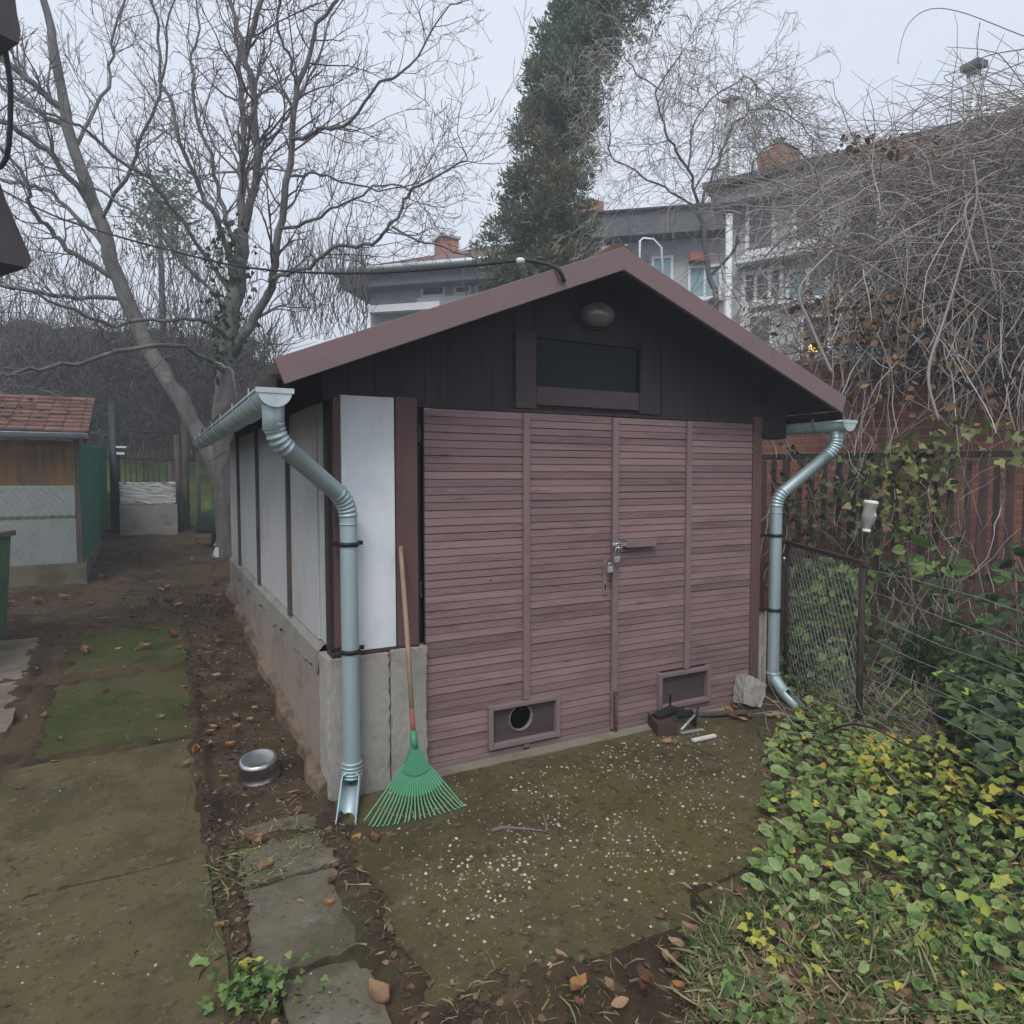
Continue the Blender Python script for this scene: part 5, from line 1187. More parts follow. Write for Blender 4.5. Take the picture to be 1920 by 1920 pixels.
o = leaves('dark_ground_cover', dark_cover, None, cover(1100, pF, .04, .08, .0, .14, .1, 1., (RL_V, RL_F), clump=.45, seed=38), cover(1500, pC, .05, .10, .03, .36, .0, 1., (IVY_V, IVY_F)), cover(500, pB, .03, .06, .0, .08, .0, .7, (LEAF_V, LEAF_F)), cover(260, pE, .03, .06, .0, .12, .0, .7, (LEAF_V, LEAF_F), clump=.5), cover(420, pD, .02, .045, .0, .05, .2, 1., (LEAF_V, LEAF_F), clump=.5, seed=36))
tag(o, 'dark green leafy growth at the foot of the wire fence', 'ground cover', None, 'stuff')
pG = gpoly([(1300,1760),(1420,1690),(1620,1680),(1980,1800),(1990,1950),(1280,1950)])
o = leaves('grass', grass_mat, None, cover(2600, pF, .06, .18, .0, .03, .0, .9, (BLADE_V*np.array([1,.5,1]), BLADE_F), up=-1, fz=(.0, .9)), cover(7000, pG, .035, .10, .0, .012, .0, .75, (BLADE_V*np.array([1,.6,1]), BLADE_F), up=-1, fz=(.05, 1.), clump=.68, seed=34), cover(2200, pG, .05, .14, .0, .03, .65, 1., (BLADE_V*np.array([1,.5,1]), BLADE_F), up=-1, fz=(-.05, .7)), cover(900, pE, .06, .2, .0, .05, .6, 1., (BLADE_V, BLADE_F), up=-1, fz=(-.1, .7)), cover(260, pA, .05, .13, .0, .06, .2, 1., (BLADE_V*np.array([1,.4,1]), BLADE_F), up=-1, fz=(.0, .8)), cover(800, pB, .06, .17, .0, .08, .2, 1., (BLADE_V*np.array([1,.45,1]), BLADE_F), up=-1, fz=(.1, .9)), cover(450, gpoly([(440,1580),(560,1530),(600,1600),(470,1680),(400,1640)]), .03, .09, .0, .02, .45, 1., (BLADE_V*np.array([1,.5,1]), BLADE_F), up=-1, fz=(-.05, .5)), cover(260, gpoly([(365,1630),(430,1600),(450,1900),(390,1920)]), .03, .07, .0, .01, .0, .8, (BLADE_V, BLADE_F), up=-1, fz=(.0, .8)))
tag(o, 'ragged wet grass with dead stems at the bottom right', 'grass', None, 'stuff')
o = leaves('plant_litter', litter_mat, None, *[cover(k, p, .03, .07, .0, .03, .3, 1., (LEAF_V, LEAF_F)) for k, p in ((260, pA), (420, pB), (420, pD), (260, pE))])
tag(o, 'brown dead leaves lying between the green plants', 'leaf litter', None, 'stuff')
tb = Tubes()
for k in range(420):
    q = np.array(pE).mean(0)+RNG.normal(0, .28, 2); walk((q[0], q[1], float(gz(*q))), rdir(1, -.1, .8)[0], vr.uniform(.15, .5), 6, .2, .05, .003, .0015, tb, vr.random()*.7)
o = tb.build('dead_twigs', vine_mat, None, 3); tag(o, 'dark mess of dead twigs at the foot of the fence post', 'twigs', None, 'stuff')
wp = gat(478, 1872); wd = thing('weed_plant', wp, 'leafy green weed with a yellow leaf sprouting between the slabs at the bottom', 'weed')
n = 230; c = np.array(wp)+np.column_stack([RNG.normal(0, .062, n), RNG.normal(-.03, .052, n), RNG.uniform(.015, .085, n)])
leaves('foliage', cover_mat, wd, scatter(IVY_V, IVY_F, c, rdir(n, -.3, .6), rdir(n, .4, 1), RNG.uniform(.014, .034, n), RNG.uniform(0, .75, n)))
n = 9; leaves('yellow_leaves', yellow_mat, wd, scatter(LEAF_V, LEAF_F, np.array(gat(462, 1830))+np.column_stack([RNG.normal(0, .02, n), RNG.normal(0, .02, n), RNG.uniform(.02, .05, n)]), rdir(n, -.1, .4), rdir(n, .5, 1), RNG.uniform(.02, .04, n), RNG.uniform(.4, .8, n)))
q = gat(385, 1822); n = 8; w2 = thing('weed_plant', q, 'lone pale green leafy weed at the path edge near the bottom', 'weed')
leaves('foliage', cover_mat, w2, scatter(IVY_V, IVY_F, np.array(q)+np.column_stack([RNG.normal(0, .02, n), RNG.normal(0, .02, n), RNG.uniform(.01, .04, n)]), rdir(n, 0, .5), rdir(n, .5, 1), RNG.uniform(.03, .05, n), RNG.uniform(.7, 1, n)))

# ------------------------------------------------------------------ conifer
ct = at(1045, 480, d=12.6); cf = thing('conifer', (ct[0], ct[1], .4), 'tall dark thuja with browned patches rising behind the shed roof', 'tree')
m = MB(); m.tube(smooth([(ct[0], ct[1], -.2), at(1040, 400, d=12.6), at(1050, 200, d=12.6), at(1090, 60, d=12.6), at(1100, -160, d=12.6)], 14), np.linspace(.22, .1, 14), 10); m.build('trunk', bark, cf)
env = [(-170,1040,1250), (0,1030,1222), (40,1022,1215), (90,1000,1165), (130,975,1140), (200,965,1135), (260,958,1112), (320,950,1112), (380,935,1120), (430,922,1118), (480,905,1150), (560,890,1180), (700,880,1190)]
ey = [e[0] for e in env]; el_ = [e[1] for e in env]; er_ = [e[2] for e in env]
gP, gF, gN, gS, gT, bP, bF, bN, bS, bT = ([] for _ in range(10))
cr_ = random.Random(5)
def clump(px, py, d, rad, ns, dead, dark=0.):
    c = at(px, py, d=d); n = ns; v = rdir(n); rr = rad*RNG.random(n)**.45; P = c+v*rr[:, None]*[1, 1, .85]
    f = v+np.array([0, 0, .55])+RNG.normal(0, .35, (n, 3)); s = RNG.uniform(.05, .115, n); t = np.clip(RNG.normal(.45, .22, n)-dark, 0, 1)
    L_ = (bP, bF, bN, bS, bT) if dead else (gP, gF, gN, gS, gT)
    for a, b_ in zip(L_, (P, f, rdir(n), s, t)): a.append(b_)
for k in range(520):
    py = cr_.uniform(-170, 640); l_, r_ = np.interp(py, ey, el_), np.interp(py, ey, er_); w = r_-l_
    u = cr_.uniform(0, 1); px = l_+w*((.10+.78*u) if py > 180 else (.16+.66*u)); d = 12.6-cr_.uniform(-.8, .9)*math.sin(math.pi*(.1+.8*u))
    u2 = (px-l_)/w; dead = (200 < py < 520 and .15 < u2 < .80 and vnoise(np.array([px*.012]), np.array([py*.010]), 1., 44)[0] > .40 and d < 12.8)
    clump(px, py, d, cr_.uniform(.14, .30), 125, dead)
for k in range(90):
    py = cr_.uniform(-100, 520); l_, r_ = np.interp(py, ey, el_), np.interp(py, ey, er_); sde = cr_.choice((-1, 1))
    clump((l_ if sde < 0 else r_)-sde*cr_.uniform(-6, 22), py, 12.6-cr_.uniform(-.3, .3), cr_.uniform(.08, .16), 42, False)
for py, px in ((20,1230),(60,1225),(85,1215),(30,1190),(110,1180),(5,1245),(100,1150),(125,1140),(140,1145),(420,925),(455,912),(475,900),(470,895),(360,945),(335,952)): clump(px, py, 12.5, .17, 46, False)
leaves('crown', conifer_mat, cf, scatter(SPRAY_V, SPRAY_F, np.concatenate(gP), np.concatenate(gF), np.concatenate(gN), np.concatenate(gS), np.concatenate(gT)))
leaves('dead_foliage', dead_fol, cf, scatter(SPRAY_V, SPRAY_F, np.concatenate(bP), np.concatenate(bF), np.concatenate(bN), np.concatenate(bS), np.concatenate(bT)))

# ------------------------------------------------------------------ bare trees
tr = random.Random(29)
def rot_about(d, ang, az):
    d = unit(d); ref = np.array([0, 0, 1.]) if abs(d[2]) < .9 else np.array([1., 0, 0]); u = unit(np.cross(d, ref)); w = np.cross(d, u)
    return d*math.cos(ang)+(u*math.cos(az)+w*math.sin(az))*math.sin(ang)
def grow(tb, p, d, length, r, lvl, up=.10, dens=1.):
    k = 6 if lvl else 5; P = [np.array(p, float)]; d = unit(np.asarray(d, float)); D = [d]; rad = [r]; st = length/(k-1)
    for i in range(k-1):
        d = unit(d+np.array([tr.gauss(0,.21), tr.gauss(0,.21), tr.gauss(0,.21)])+np.array([0, 0, up])); P.append(P[-1]+d*st); D.append(d); rad.append(max(.0028, r*(1-.75*(i+1)/(k-1))))
    tb.add(P, rad, tr.random())
    if lvl == 0: return
    nc = max(2, int(dens*length*(4.6 if lvl > 1 else 7.)+tr.random()))
    for c in range(nc):
        t = tr.uniform(.15, 1.); i = min(int(t*(k-1)), k-2); f = t*(k-1)-i; q = P[i]+(P[i+1]-P[i])*f
        grow(tb, q, rot_about(D[i], R(tr.uniform(28, 62)), tr.uniform(0, 6.28)), length*tr.uniform(.30, .62)*(1.1-.45*t), max(.0030, r*.5), lvl-1, up, dens)
def tree(name, label, trunk, limbs, d0, up=.10, dens=1., mat=bark, twig=twig_mat, thick=.62):
    """trunk, limbs: lists of (px, py, depth offset, radius)"""
    def pts(l): return [at(a, b, d=d0+c) for a, b, c, _ in l], [r*thick for *_, r in l]
    P, r = pts(trunk); g = P[0]; t = thing(name, (g[0], g[1], float(gz(g[0], g[1]))), label, 'tree')
    P = [np.array([g[0]+.02, g[1], float(gz(g[0], g[1]))-.3])]+P; r = [r[0]*1.25]+r
    n = len(P)*4; rr = np.interp(np.linspace(0, len(r)-1, n), range(len(r)), r)
    S_ = smooth(P, n); S_ += RNG.normal(0, .012, S_.shape); m = MB(); m.tube(S_, rr*(1+RNG.normal(0, .03, n)), 12); m.build('trunk', mat, t)
    tb = Tubes()
    for l in limbs:
        P, r = pts(l[0]); n = max(10, len(P)*4); S_ = smooth(P, n); S_[2:] += RNG.normal(0, .020, S_[2:].shape); S_[2:] += np.stack([.05*np.sin(np.arange(n-2)*.8+tr.uniform(0,6)), .05*np.sin(np.arange(n-2)*.6+tr.uniform(0,6)), .04*np.sin(np.arange(n-2)*.7+tr.uniform(0,6))], 1)*np.linspace(0, 1, n-2)[:, None]; rr = np.interp(np.linspace(0, len(r)-1, n), range(len(r)), r)
        m = MB(); m.tube(S_, rr, 8); m.build('branch', mat, t)
        Lm = np.linalg.norm(np.diff(S_, axis=0), axis=1).sum(); tw = l[1] if len(l) > 1 else 1.
        for c in range(int(Lm*5.6*tw*dens)):
            u = tr.uniform(.12, 1)*(n-1); i = min(int(u), n-2); q = S_[i]+(S_[i+1]-S_[i])*(u-i); dd = S_[i+1]-S_[i]
            grow(tb, q, rot_about(dd, R(tr.uniform(30, 65)), tr.uniform(0, 6.28)), tr.uniform(.5, 1.5), max(.006, rr[i]*.42), 2, up, dens)
        grow(tb, S_[-1], S_[-1]-S_[-3], .9, rr[-1], 2, up, dens)
    tb.build('twigs', twig, t, 3)['kind'] = 'stuff'
    return t
k = 9.5/1276/2      # metres per photo pixel, halved: widths below are in pixels
tree('walnut_tree', 'bare many stemmed walnut tree rising behind the left eave of the shed',
  [(418,790,0,56*k),(425,700,0,54*k),(432,600,0,52*k),(446,520,0,48*k),(455,440,0,40*k)],
  [([(455,445,0,26*k),(452,330,.1,22*k),(455,240,.2,19*k),(450,110,.3,16*k),(432,0,.4,13*k),(420,-120,.5,9*k)],),
   ([(455,445,0,26*k),(478,330,-.1,22*k),(476,200,-.1,20*k),(466,100,-.2,18*k),(485,0,-.3,14*k),(500,-120,-.4,9*k)],),
   ([(440,660,0,30*k),(480,590,-.1,26*k),(515,500,-.3,22*k),(530,400,-.4,20*k),(550,250,-.5,17*k),(556,160,-.6,15*k),(600,60,-.7,11*k),(640,-30,-.8,8*k)],),
   ([(505,525,-.3,13*k),(560,507,-.6,11*k),(620,472,-.9,10*k),(685,456,-1.2,9*k),(735,425,-1.4,8*k),(765,355,-1.5,7*k),(840,325,-1.6,5*k),(880,280,-1.7,3*k)],1.0),
   ([(735,425,-1.4,7*k),(800,460,-1.5,5*k),(870,480,-1.6,4*k),(920,478,-1.7,3*k)],.6),
   ([(520,430,-.35,11*k),(580,412,-.7,9*k),(640,380,-.9,7*k),(720,350,-1.0,5*k),(790,362,-1.1,3*k)],1.0),
   ([(548,262,-.5,12*k),(600,245,-.8,10*k),(645,232,-1.,9*k),(710,165,-1.2,7*k),(790,95,-1.3,5*k),(850,15,-1.4,3*k)],1.0),
   ([(545,330,-.45,9*k),(600,325,-.2,7*k),(660,345,0,6*k),(760,352,.2,4*k),(850,300,.3,2.5*k)],1.0),
   ([(556,160,-.6,10*k),(540,100,-.8,8*k),(520,40,-1.,7*k),(525,-40,-1.2,5*k)],),
   ([(478,330,-.1,10*k),(500,270,.2,9*k),(545,215,.4,8*k),(590,120,.5,7*k),(630,20,.6,5*k)],),
   ([(448,510,0,16*k),(400,400,-.3,14*k),(365,330,-.5,12*k),(330,240,-.7,11*k),(310,150,-.8,9*k),(290,40,-.9,7*k),(265,-60,-1.,5*k)],),
   ([(450,480,.1,15*k),(412,380,.3,13*k),(395,290,.5,11*k),(365,200,.6,10*k),(358,130,.7,8*k),(372,60,.8,7*k),(350,-40,.9,5*k)],),
   ([(440,560,0,14*k),(360,440,-.4,12*k),(290,350,-.8,10*k),(210,285,-1.1,9*k),(120,225,-1.4,7*k),(20,170,-1.6,5*k)],),
   ([(436,600,0,12*k),(330,470,.4,10*k),(240,390,.7,9*k),(150,330,.9,7*k),(60,250,1.1,5*k)],),
   ([(430,640,0,14*k),(380,600,-.6,12*k),(300,600,-1.0,10*k),(190,600,-1.4,9*k),(90,560,-1.8,7*k),(-20,515,-2.,5*k)],.8),
   ([(425,700,0,13*k),(330,650,-1.2,11*k),(210,662,-1.8,10*k),(100,690,-2.4,9*k),(20,705,-2.7,7*k),(-40,720,-3.,6*k)],.55),
   ([(410,720,-.6,8*k),(398,700,-1.1,8*k),(410,680,-1.3,8*k),(436,700,-1.5,7*k),(448,745,-1.6,7*k)],.0)], 9.5)
k = 10.6/1276/2
tree('leaning_tree', 'thick leaning bare tree trunk crossing behind the coop at the left',
  [(412,905,0,52*k),(392,850,0,50*k),(350,770,0,48*k),(300,690,0,47*k),(245,580,0,44*k),(195,440,0,40*k),(165,350,0,36*k),(130,250,0,32*k),(112,150,0,27*k),(96,60,0,23*k),(70,-40,0,18*k)],
  [([(118,205,0,22*k),(60,155,-.3,19*k),(10,110,-.5,16*k),(-60,40,-.7,12*k)],),
   ([(122,235,0,16*k),(60,205,.3,13*k),(0,160,.6,11*k),(-60,110,.8,8*k)],),
   ([(180,400,0,20*k),(110,310,-.4,17*k),(40,245,-.7,15*k),(-30,215,-1.,12*k)],),
   ([(205,470,0,16*k),(125,390,.4,13*k),(70,350,.7,11*k),(0,335,1.,9*k),(-60,300,1.2,7*k)],),
   ([(222,528,0,16*k),(150,480,-.25,15*k),(100,440,-.4,14*k),(65,390,-.7,12*k),(40,330,-.9,10*k),(0,260,-1.1,8*k)],),
   ([(230,560,0,14*k),(120,555,-.5,12*k),(40,545,-.9,10*k),(-40,510,-1.1,8*k)],.8),
   ([(140,280,0,12*k),(190,180,.3,10*k),(215,80,.5,8*k),(235,-40,.7,6*k)],),
   ([(185,420,0,12*k),(240,320,-.4,10*k),(290,210,-.6,8*k),(310,100,-.8,6*k),(330,0,-.9,4*k)],)], 10.6, dens=.85)
k = 9.2/1276/2
tree('bare_tree', 'thin bare tree swathed in drooping vines behind the right roof slope of the shed',
  [(1345,620,0,17*k),(1330,520,0,16*k),(1318,430,0,14*k),(1310,380,0,12*k)],
  [([(1310,385,0,10*k),(1290,320,-.2,8*k),(1250,250,-.4,6*k),(1240,170,-.5,5*k),(1270,90,-.6,3.5*k)],1.2),
   ([(1312,390,0,9*k),(1345,310,.1,8*k),(1370,240,.2,6*k),(1420,200,.3,5*k),(1490,230,.4,4*k),(1540,280,.5,3*k)],1.5),
   ([(1318,430,0,9*k),(1290,380,.2,7*k),(1220,340,.4,6*k),(1160,300,.5,5*k),(1135,240,.6,4*k)],1.2),
   ([(1330,520,0,9*k),(1390,440,-.2,8*k),(1400,330,-.3,7*k),(1450,270,-.4,5*k),(1510,300,-.5,4*k)],1.4),
   ([(1290,320,-.2,6*k),(1310,220,0,5*k),(1390,150,.1,4*k),(1440,180,.2,3*k)],1.2),
   ([(1335,560,0,8*k),(1290,600,-.4,7*k),(1400,610,-.8,6*k),(1450,580,-.9,4*k)],.3),
   ([(1240,170,-.5,4*k),(1180,120,-.4,4*k),(1150,60,-.3,3*k)],1.)], 9.2, up=-.10, dens=1.5, twig=vine_mat)
# ivy round the walnut trunk
iv3 = thing('ivy', at(430, 560, d=9.3), 'dark ivy clump on the trunk of the walnut tree', 'ivy')
n = 330; P = []
for kk in range(n):
    py = tr.uniform(400, 680); cx = np.interp(py, [400, 520, 680], [455, 446, 428]); P.append(at(cx+tr.gauss(-14, 20), py, d=9.5-tr.uniform(-.15, .32)))
leaves('foliage', dark_cover, iv3, scatter(IVY_V, IVY_F, np.array(P), rdir(n, -1, .2), rdir(n)+[0,-1,0], RNG.uniform(.05, .10, n), RNG.uniform(0, .45, n)))

# brush behind the garden: one mass nobody could count
tb = Tubes()
for kk in range(5200):
    px = tr.uniform(-120, 520); d = tr.uniform(12.5, 19); y_t = tr.uniform(640, 870); b = at(px, y_t, d=d); g = float(gz(b[0], b[1])); 
    if g > b[2]-.2: b[2] = g
    walk_d = rdir(1, .2, 1.2)[0]; P = [b]; dd = unit(walk_d)
    L_ = tr.uniform(.5, 1.7)
    for i in range(5): dd = unit(dd+RNG.normal(0, .22, 3)); P.append(P[-1]+dd*L_/5)
    tb.add(P, np.linspace(.011, .004, 6), tr.random())
o = tb.build('brushwood', brush_mat, None, 3); tag(o, 'dim mass of bare brushwood beyond the garden gate', 'brushwood', None, 'stuff')
tb = Tubes()
for kk in range(1050):
    px = tr.choice((tr.gauss(290, 60), tr.gauss(390, 50), tr.uniform(540, 690), tr.uniform(540, 690), tr.uniform(-60, 200))); d = tr.uniform(14, 19); b = at(px, tr.uniform(480, 640), d=d)
    dd = unit(np.array([tr.gauss(0,.3), tr.gauss(0,.3), 1.])); P = [b]; L_ = tr.uniform(.5, 1.6)
    for i in range(5): dd = unit(dd+RNG.normal(0, .16, 3)); P.append(P[-1]+dd*L_/5)
    tb.add(P, np.linspace(.010, .004, 6), tr.random())
o = tb.build('thicket', brush_mat, None, 3); tag(o, 'pale upright thicket of bare shoots behind the walnut tree', 'thicket', None, 'stuff')
ev = thing('evergreen_shrub', at(290, 420, d=17)-[0,0,3.], 'hazy blue green evergreen showing between the two bare trees', 'tree')
n = 1500; P = np.array([at(*(tr.gauss(305, 34), tr.gauss(400, 45)), d=17+tr.uniform(-.6,.6)) for _ in range(n)]); leaves('crown', conifer_mat, ev, scatter(SPRAY_V, SPRAY_F, P, rdir(n, -.1, 1), rdir(n), RNG.uniform(.10, .2, n), RNG.uniform(.2, .8, n)))
b_ = at(300, 420, d=17); m = MB(); m.tube([(b_[0], b_[1], 3.), (b_[0], b_[1], b_[2]+.5)], [.12, .04], 8); m.build('trunk', bark, ev)

# ------------------------------------------------------------------ hen coop on the left
qc = gat(158, 1090); XC, YC = float(qc[0]), float(qc[1]); ZG = float(qc[2])
def zy(py, px=100): return float(at(px, py, y=YC)[2])
def xy(px, py=950): return float(at(px, py, y=YC)[0])
YD = float(at(203, 950, x=XC)[1]); XL2 = XC-2.6
coop = thing('hen_coop', (XC-1.2, YC, ZG), 'small hen coop with red tiled roof, brown board front and green side', 'coop')
zb = zy(1058); MB().box((XL2, YC-.03, ZG-.4), (XC+.03, YD, zb)).build('coop_base', coop_conc, coop)
xr = xy(141); MB().box((XL2, YC, zb+.003), (xr, YC+.03, zy(911))).build('sheet_panel', hut_sheet, coop)
z1 = zy(968); MB().box((XL2, YC-.012, z1-.012), (xr, YC-.002, z1+.012)).build('panel_rail', green_paint, coop)
MB().box((XL2, YC+.002, zy(910)), (xy(139), YC+.028, zy(826))).build('board_panel', hut_brown, coop)
MB().box((xr+.003, YC-.015, zb+.003), (xy(152), YC+.05, zy(822))).build('corner_post', old_wood, coop)
p = MB(); nb = 7
for i in range(nb):
    a = YC+.055+(YD-YC-.055)*i/nb; b = YC+.055+(YD-YC-.055)*(i+1)/nb; p.box((XC-.03, a+.003, zb+.003), (XC-.008+random.uniform(0,.006), b-.003, zy(828)+.02*i), random.random())
p.build('side_boards', hut_green, coop)
tb = Tubes(); k_ = XL2-.6
while k_ < xr+.6:
    for s_ in (-1, 1):
        P = []
        for t in np.linspace(0, 1, 40):
            z = zb+(zy(911)-zb)*t; x = k_+s_*(z-zb)*.9
            if XL2 <= x <= xr: P.append((x, YC-.016-.003*s_, z))
        if len(P) > 2: tb.add([P[0], P[len(P)//2], P[-1]], .0024)
    k_ += .075
tb.build('wire_netting', wire_mat, coop, 3)
ze = zy(812); zr = float(at(150, 748, y=YC+1.1)[2]); YR = YC+1.15; ye = YC-.14; XO = xy(153)+.10
rf = MB(); rowz = 9
tiles = MB(); rt_ = random.Random(2)
for r_ in range(rowz):
    t0, t1 = r_/rowz, (r_+1.35)/rowz
    a = np.array([0, ye+(YR-ye)*t0, ze+(zr-ze)*t0+.035]); b = np.array([0, ye+(YR-ye)*min(t1,1.06), ze+(zr-ze)*min(t1,1.06)+.012])
    x = XL2-.1
    while x < XO:
        w = .17; j = rt_.uniform(-.007, .007); x1 = min(x+w-.006, XO)
        V = [(x, a[1], a[2]+j), (x1, a[1], a[2]+j+rt_.uniform(-.004,.004)), (x1, b[1], b[2]), (x, b[1], b[2])]
        tiles.prism(V, (0, 0, -.016), rt_.random()); x += w
rfo = tiles.build('tiled_roof', clay_tile, coop)
p = MB(); p.prism([(XO-.05, ye+.02, ze-.02), (XO-.02, ye+.02, ze-.02), (XO-.02, YR, zr-.01), (XO-.05, YR, zr-.01)], (0,0,-.09)); p.build('verge_board', old_wood, rfo)
gp = MB(); n = 10; V = []
for x in (XL2-.1, XO-.0):
    for i in range(n+1): a = math.pi+math.pi*i/n; V.append((x, ye-.055+.055*math.cos(a), ze-.012+.055*math.sin(a)))
gp.add(V, [(i, n+1+i, n+2+i, i+1) for i in range(n)]+[tuple(range(n+1)), tuple(range(n+1, 2*n+2))[::-1]], 0, True); gp.tube([(XL2-.1, ye-.11, ze-.012), (XO, ye-.11, ze-.012)], .008, 6); gp.build('gutter', zinc_light, coop)
n = 70; P = np.array([(random.uniform(XL2, XO-.5), 0, 0) for _ in range(n)]); tt = RNG.random(n)*.75+.1; P[:,1] = ye+(YR-ye)*tt; P[:,2] = ze+(zr-ze)*tt+.045
lf = leaves('roof_leaves', litter_mat, None, scatter(LEAF_V, LEAF_F, P, rdir(n, -.2, .2), rdir(n, .5, 1), RNG.uniform(.05, .11, n), RNG.uniform(.5, 1, n))); tag(lf, 'drift of dead leaves lying on the tiled coop roof', 'leaf litter', None, 'stuff')

# garden gate, low wall and posts at the back
YG = 9.25
def gx(px, py=900, y=YG): return float(at(px, py, y=y)[0])
def gzz(py, px=270, y=YG): return float(at(px, py, y=y)[2])
lw = MB(); lw.box((gx(222), YG, .3), (gx(331), YG+.2, gzz(946))); o = lw.build('low_wall', plinth_grey); tag(o, 'low stained concrete wall under the back fence', 'wall')
MB()
o = rough_block('concrete_slab', (gx(224), YG+.02, gzz(945)), (gx(329), YG+.14, gzz(905)), panel_grey, None, .006, .06, 9); tag(o, 'pale weathered concrete panel standing on the low back wall', 'panel')
gt = thing('back_fence', (gx(270), YG+.3, gzz(985)), 'rusty bar fence with dark posts across the back of the garden', 'fence')
for px, w, t, lab in ((213, 15, 752, 0), (348, 12, 748, 0), (333, 10, 812, 0), (372, 7, 850, 0), (318, 8, 870, 0)):
    m = MB(); m.tube([(gx(px), YG+.28, .3), (gx(px)+.02, YG+.28, gzz(t))], w*13/1276/2, 8); m.build('post', iron_dark if w > 12 else old_wood, gt)
for px in range(224, 345, 11):
    m = MB(); m.tube([(gx(px), YG+.28, gzz(960)), (gx(px)+random.uniform(-.03,.03), YG+.28, gzz(random.uniform(800, 850)))], .011, 6); m.build('bar', rust, gt)
for py in (806, 858):
    m = MB(); m.tube([(gx(196), YG+.27, gzz(py)), (gx(380), YG+.27, gzz(py+4))], .012, 6); m.build('rail', rust, gt)
m = MB(); m.bar((gx(219), YG+.2, gzz(850)), (gx(234), YG+.2, gzz(850)), .04, .04); m.bar((gx(218), YG+.2, gzz(838)), (gx(238), YG+.2, gzz(838)), .03, .03); m.build('white_marker', cap_white, gt)
q = gat(398, 985); bm = bmesh.new(); bmesh.ops.create_icosphere(bm, subdivisions=3, radius=1)
for v in bm.verts: v.co = Vector((v.co.x*.34, v.co.y*.3, max(v.co.z, -.2)*.30))*(1+.15*math.sin(v.co.x*7+v.co.y*5)+random.uniform(-.04,.04))
me = bpy.data.meshes.new('tarp_heap'); bm.to_mesh(me); bm.free(); me.polygons.foreach_set('use_smooth', [True]*len(me.polygons)); o = link('tarp_heap', me, blue_sheet); o.location = (q[0]-.02, q[1]-1.9, q[2]+.08); tag(o, 'dark green tarpaulin heap behind the far corner of the shed', 'tarpaulin')

# green painted trough at the left edge, edge of the neighbouring outbuilding, overhead cable
q = at(-30, 1015, d=5.4); g = at(-10, 1150, d=5.4)
tr_ = thing('trough', (q[0]-.4, q[1], float(gz(q[0], q[1]))), 'green painted concrete trough cut off by the left edge', 'trough')
zt = q[2]; gq = float(gz(q[0]-.3, q[1]))
m = MB(); m.prism([(q[0], q[1], zt), (q[0]-.8, q[1]-.15, zt), (q[0]-.8, q[1]-.15, gq-.1), (q[0]-.07, q[1], gq-.1)], (.1, .5, 0)); m.build('trough_body', green_paint, tr_)
m = MB(); m.prism([(q[0]+.02, q[1]-.03, zt+.003), (q[0]-.85, q[1]-.18, zt+.003), (q[0]-.72, q[1]+.4, zt+.003), (q[0]+.13, q[1]+.55, zt+.003)], (0, 0, .045)); m.build('trough_rim', slab_pale, tr_)
ob = thing('outbuilding', at(-300, 900, d=4.2)*[1,1,0], 'dark eaves of a neighbouring outbuilding reaching in from the left edge', 'building')
back = np.array([-.5, .85, 0.])*.9
m = MB(); m.prism([at(-260, -60, d=4.2), at(-4, 330, d=4.2), at(14, 382, d=4.2), at(60, 488, d=4.2), at(52, 502, d=4.2), at(20, 495, d=4.2), at(-260, 440, d=4.2)], back*.5); m.build('roof_verge', dark_wood, ob)
m = MB(); m.prism([at(-200, -160, d=3.6), at(22, -160, d=3.6), at(29, 0, d=3.6), at(32, 24, d=3.6), at(39, 58, d=3.6), at(36, 81, d=3.6), at(20, 74, d=3.6), at(0, 64, d=3.6), at(-200, 20, d=3.6)], back*.25); m.build('upper_eave', dark_wood, ob)
m = MB(); m.tube(smooth([at(6, 70, d=3.7), at(14, 120, d=3.75), at(20, 180, d=3.8), at(14, 290, d=3.9), at(-10, 320, d=4.)], 14), .014, 8); m.build('wall_pipe', cable_mat, ob)
wq = at(-120, 900, d=4.4); m = MB(); m.box((wq[0]-3., wq[1]-.1, -.2), (wq[0]-.15, wq[1]+.1, float(at(-120, 440, d=4.4)[2]))); m.build('wall', stucco_pale, ob)
m = MB(); c = [(-60,318,6.0),(20,365,5.9),(110,408,5.7),(220,443,5.4),(330,472,5.1),(440,498,4.8),(560,510,4.5),(680,512,4.25),(800,506,4.0),(950,491,3.72)]
m.tube(smooth([at(a, b, d=d) for a, b, d in c], 50), .0075, 8); e0 = at(950, 491, d=3.72); e1 = at(1058, 528, y=YF-.012)
m.tube(smooth([e0, at(978, 488, d=3.72), at(1010, 492, d=3.70), at(1045, 503, y=YF-.02), e1], 16), np.linspace(.008, .011, 16), 8)
tag(m.build('overhead_cable', cable_mat), 'black overhead cable sagging from the left to the shed barge board', 'cable')
m = MB(); q = at(976, 489, d=3.7); m.lathe(q, (1,.3,.1), [(.0001,-.02),(.016,-.018),(.018,0),(.016,.018),(.0001,.02)], 12); tag(m.build('insulator', cap_white), 'small white insulator on the overhead cable above the roof', 'insulator')

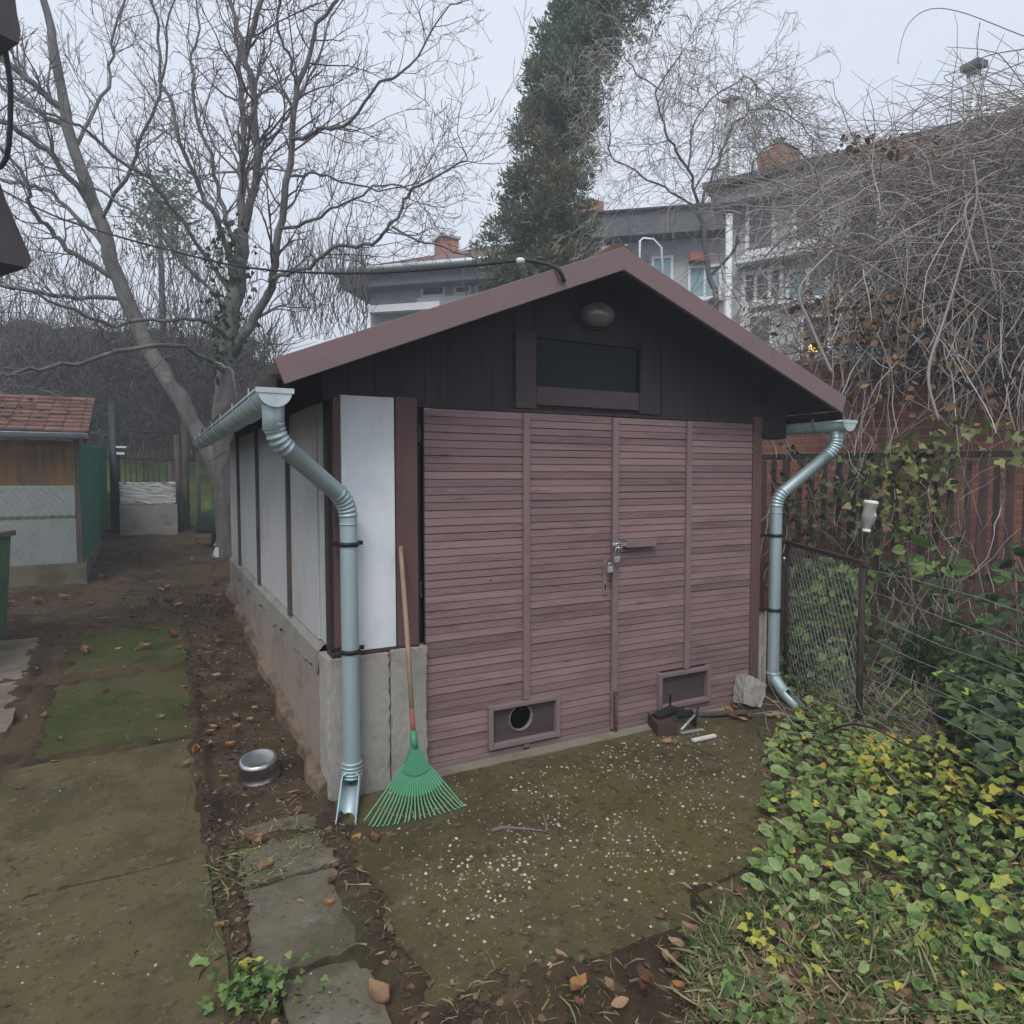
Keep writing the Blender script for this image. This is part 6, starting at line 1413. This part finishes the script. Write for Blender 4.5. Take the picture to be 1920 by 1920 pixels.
hz_m = bpy.data.materials.new('haze'); hz_m.use_nodes = True; hn = hz_m.node_tree; hn.nodes.remove(hn.nodes['Principled BSDF'])
pv = hn.nodes.new('ShaderNodeVolumePrincipled'); pv.inputs['Color'].default_value = (.80, .90, 1., 1); pv.inputs['Density'].default_value = .0075; pv.inputs['Anisotropy'].default_value = .1  # volume added in place of lens veil, lifts the darks with distance
hn.links.new(pv.outputs[0], hn.nodes['Material Output'].inputs['Volume'])
tag(MB().box((-160, -70, -2.2), (160, 160, 16.)).build('haze', hz_m), 'thin haze volume added over the whole yard to imitate lens veil', 'haze', None, 'stuff')
# ------------------------------------------------------------------ camera, light, sky
cam = bpy.data.cameras.new('camera'); co = bpy.data.objects.new('camera', cam); COL.objects.link(co)
cam.sensor_width = 36; cam.lens = FPX/1920*36; cam.clip_end = 2000; cam.clip_start = .05
mw = Matrix.Identity(4)
for i in range(3): mw[i][0] = RT[i]; mw[i][1] = UP[i]; mw[i][2] = -FW[i]; mw[i][3] = CAM[i]
co.matrix_world = mw; S.camera = co
SE, SA = R(52), R(218)         # elevation; azimuth measured from +y towards +x
sd_ = np.array([math.cos(SE)*math.sin(SA), math.cos(SE)*math.cos(SA), math.sin(SE)])
sl = bpy.data.lights.new('sun', 'SUN'); sl.energy = 1.5; sl.angle = R(24); sl.color = (1., .97, .93); so = bpy.data.objects.new('sun', sl); COL.objects.link(so)
so.rotation_euler = Vector(-sd_).to_track_quat('-Z', 'Y').to_euler(); so.location = (0, 0, 30)
w = bpy.data.worlds.new('World'); S.world = w; w.use_nodes = True; nt = w.node_tree; N = nt.nodes; LK = nt.links
bg = N['Background']; sky = N.new('ShaderNodeTexSky'); sky.sky_type = 'NISHITA'; sky.sun_disc = False; sky.sun_elevation = SE; sky.sun_rotation = SA; sky.dust_density = 6.; sky.air_density = 1.2; sky.ozone_density = 1.
tc = N.new('ShaderNodeTexCoord'); mp = N.new('ShaderNodeMapping'); mp.inputs['Scale'].default_value = (1, 1, 2.2); LK.new(tc.outputs['Generated'], mp.inputs[0])
cn = N.new('ShaderNodeTexNoise'); cn.inputs['Scale'].default_value = 1.6; cn.inputs['Detail'].default_value = 5; LK.new(mp.outputs[0], cn.inputs['Vector'])
cr = N.new('ShaderNodeValToRGB'); cr.color_ramp.elements[0].position = .35; cr.color_ramp.elements[1].position = .7
cr.color_ramp.elements[0].color = (5.7, 6.1, 7.0, 1); cr.color_ramp.elements[1].color = (6.5, 6.9, 7.65, 1); LK.new(cn.outputs['Fac'], cr.inputs[0])
mx = N.new('ShaderNodeMix'); mx.data_type = 'RGBA'; mx.inputs[0].default_value = .9; LK.new(sky.outputs[0], mx.inputs[6]); LK.new(cr.outputs[0], mx.inputs[7])
LK.new(mx.outputs[2], bg.inputs[0]); bg.inputs[1].default_value = .1
S.view_settings.view_transform = 'Standard'; S.view_settings.look = 'None'; S.view_settings.exposure = .54; S.view_settings.gamma = 1.
S.render.engine = 'CYCLES'; S.render.resolution_x = S.render.resolution_y = 1024
S.cycles.max_bounces = 6; S.cycles.transparent_max_bounces = 8
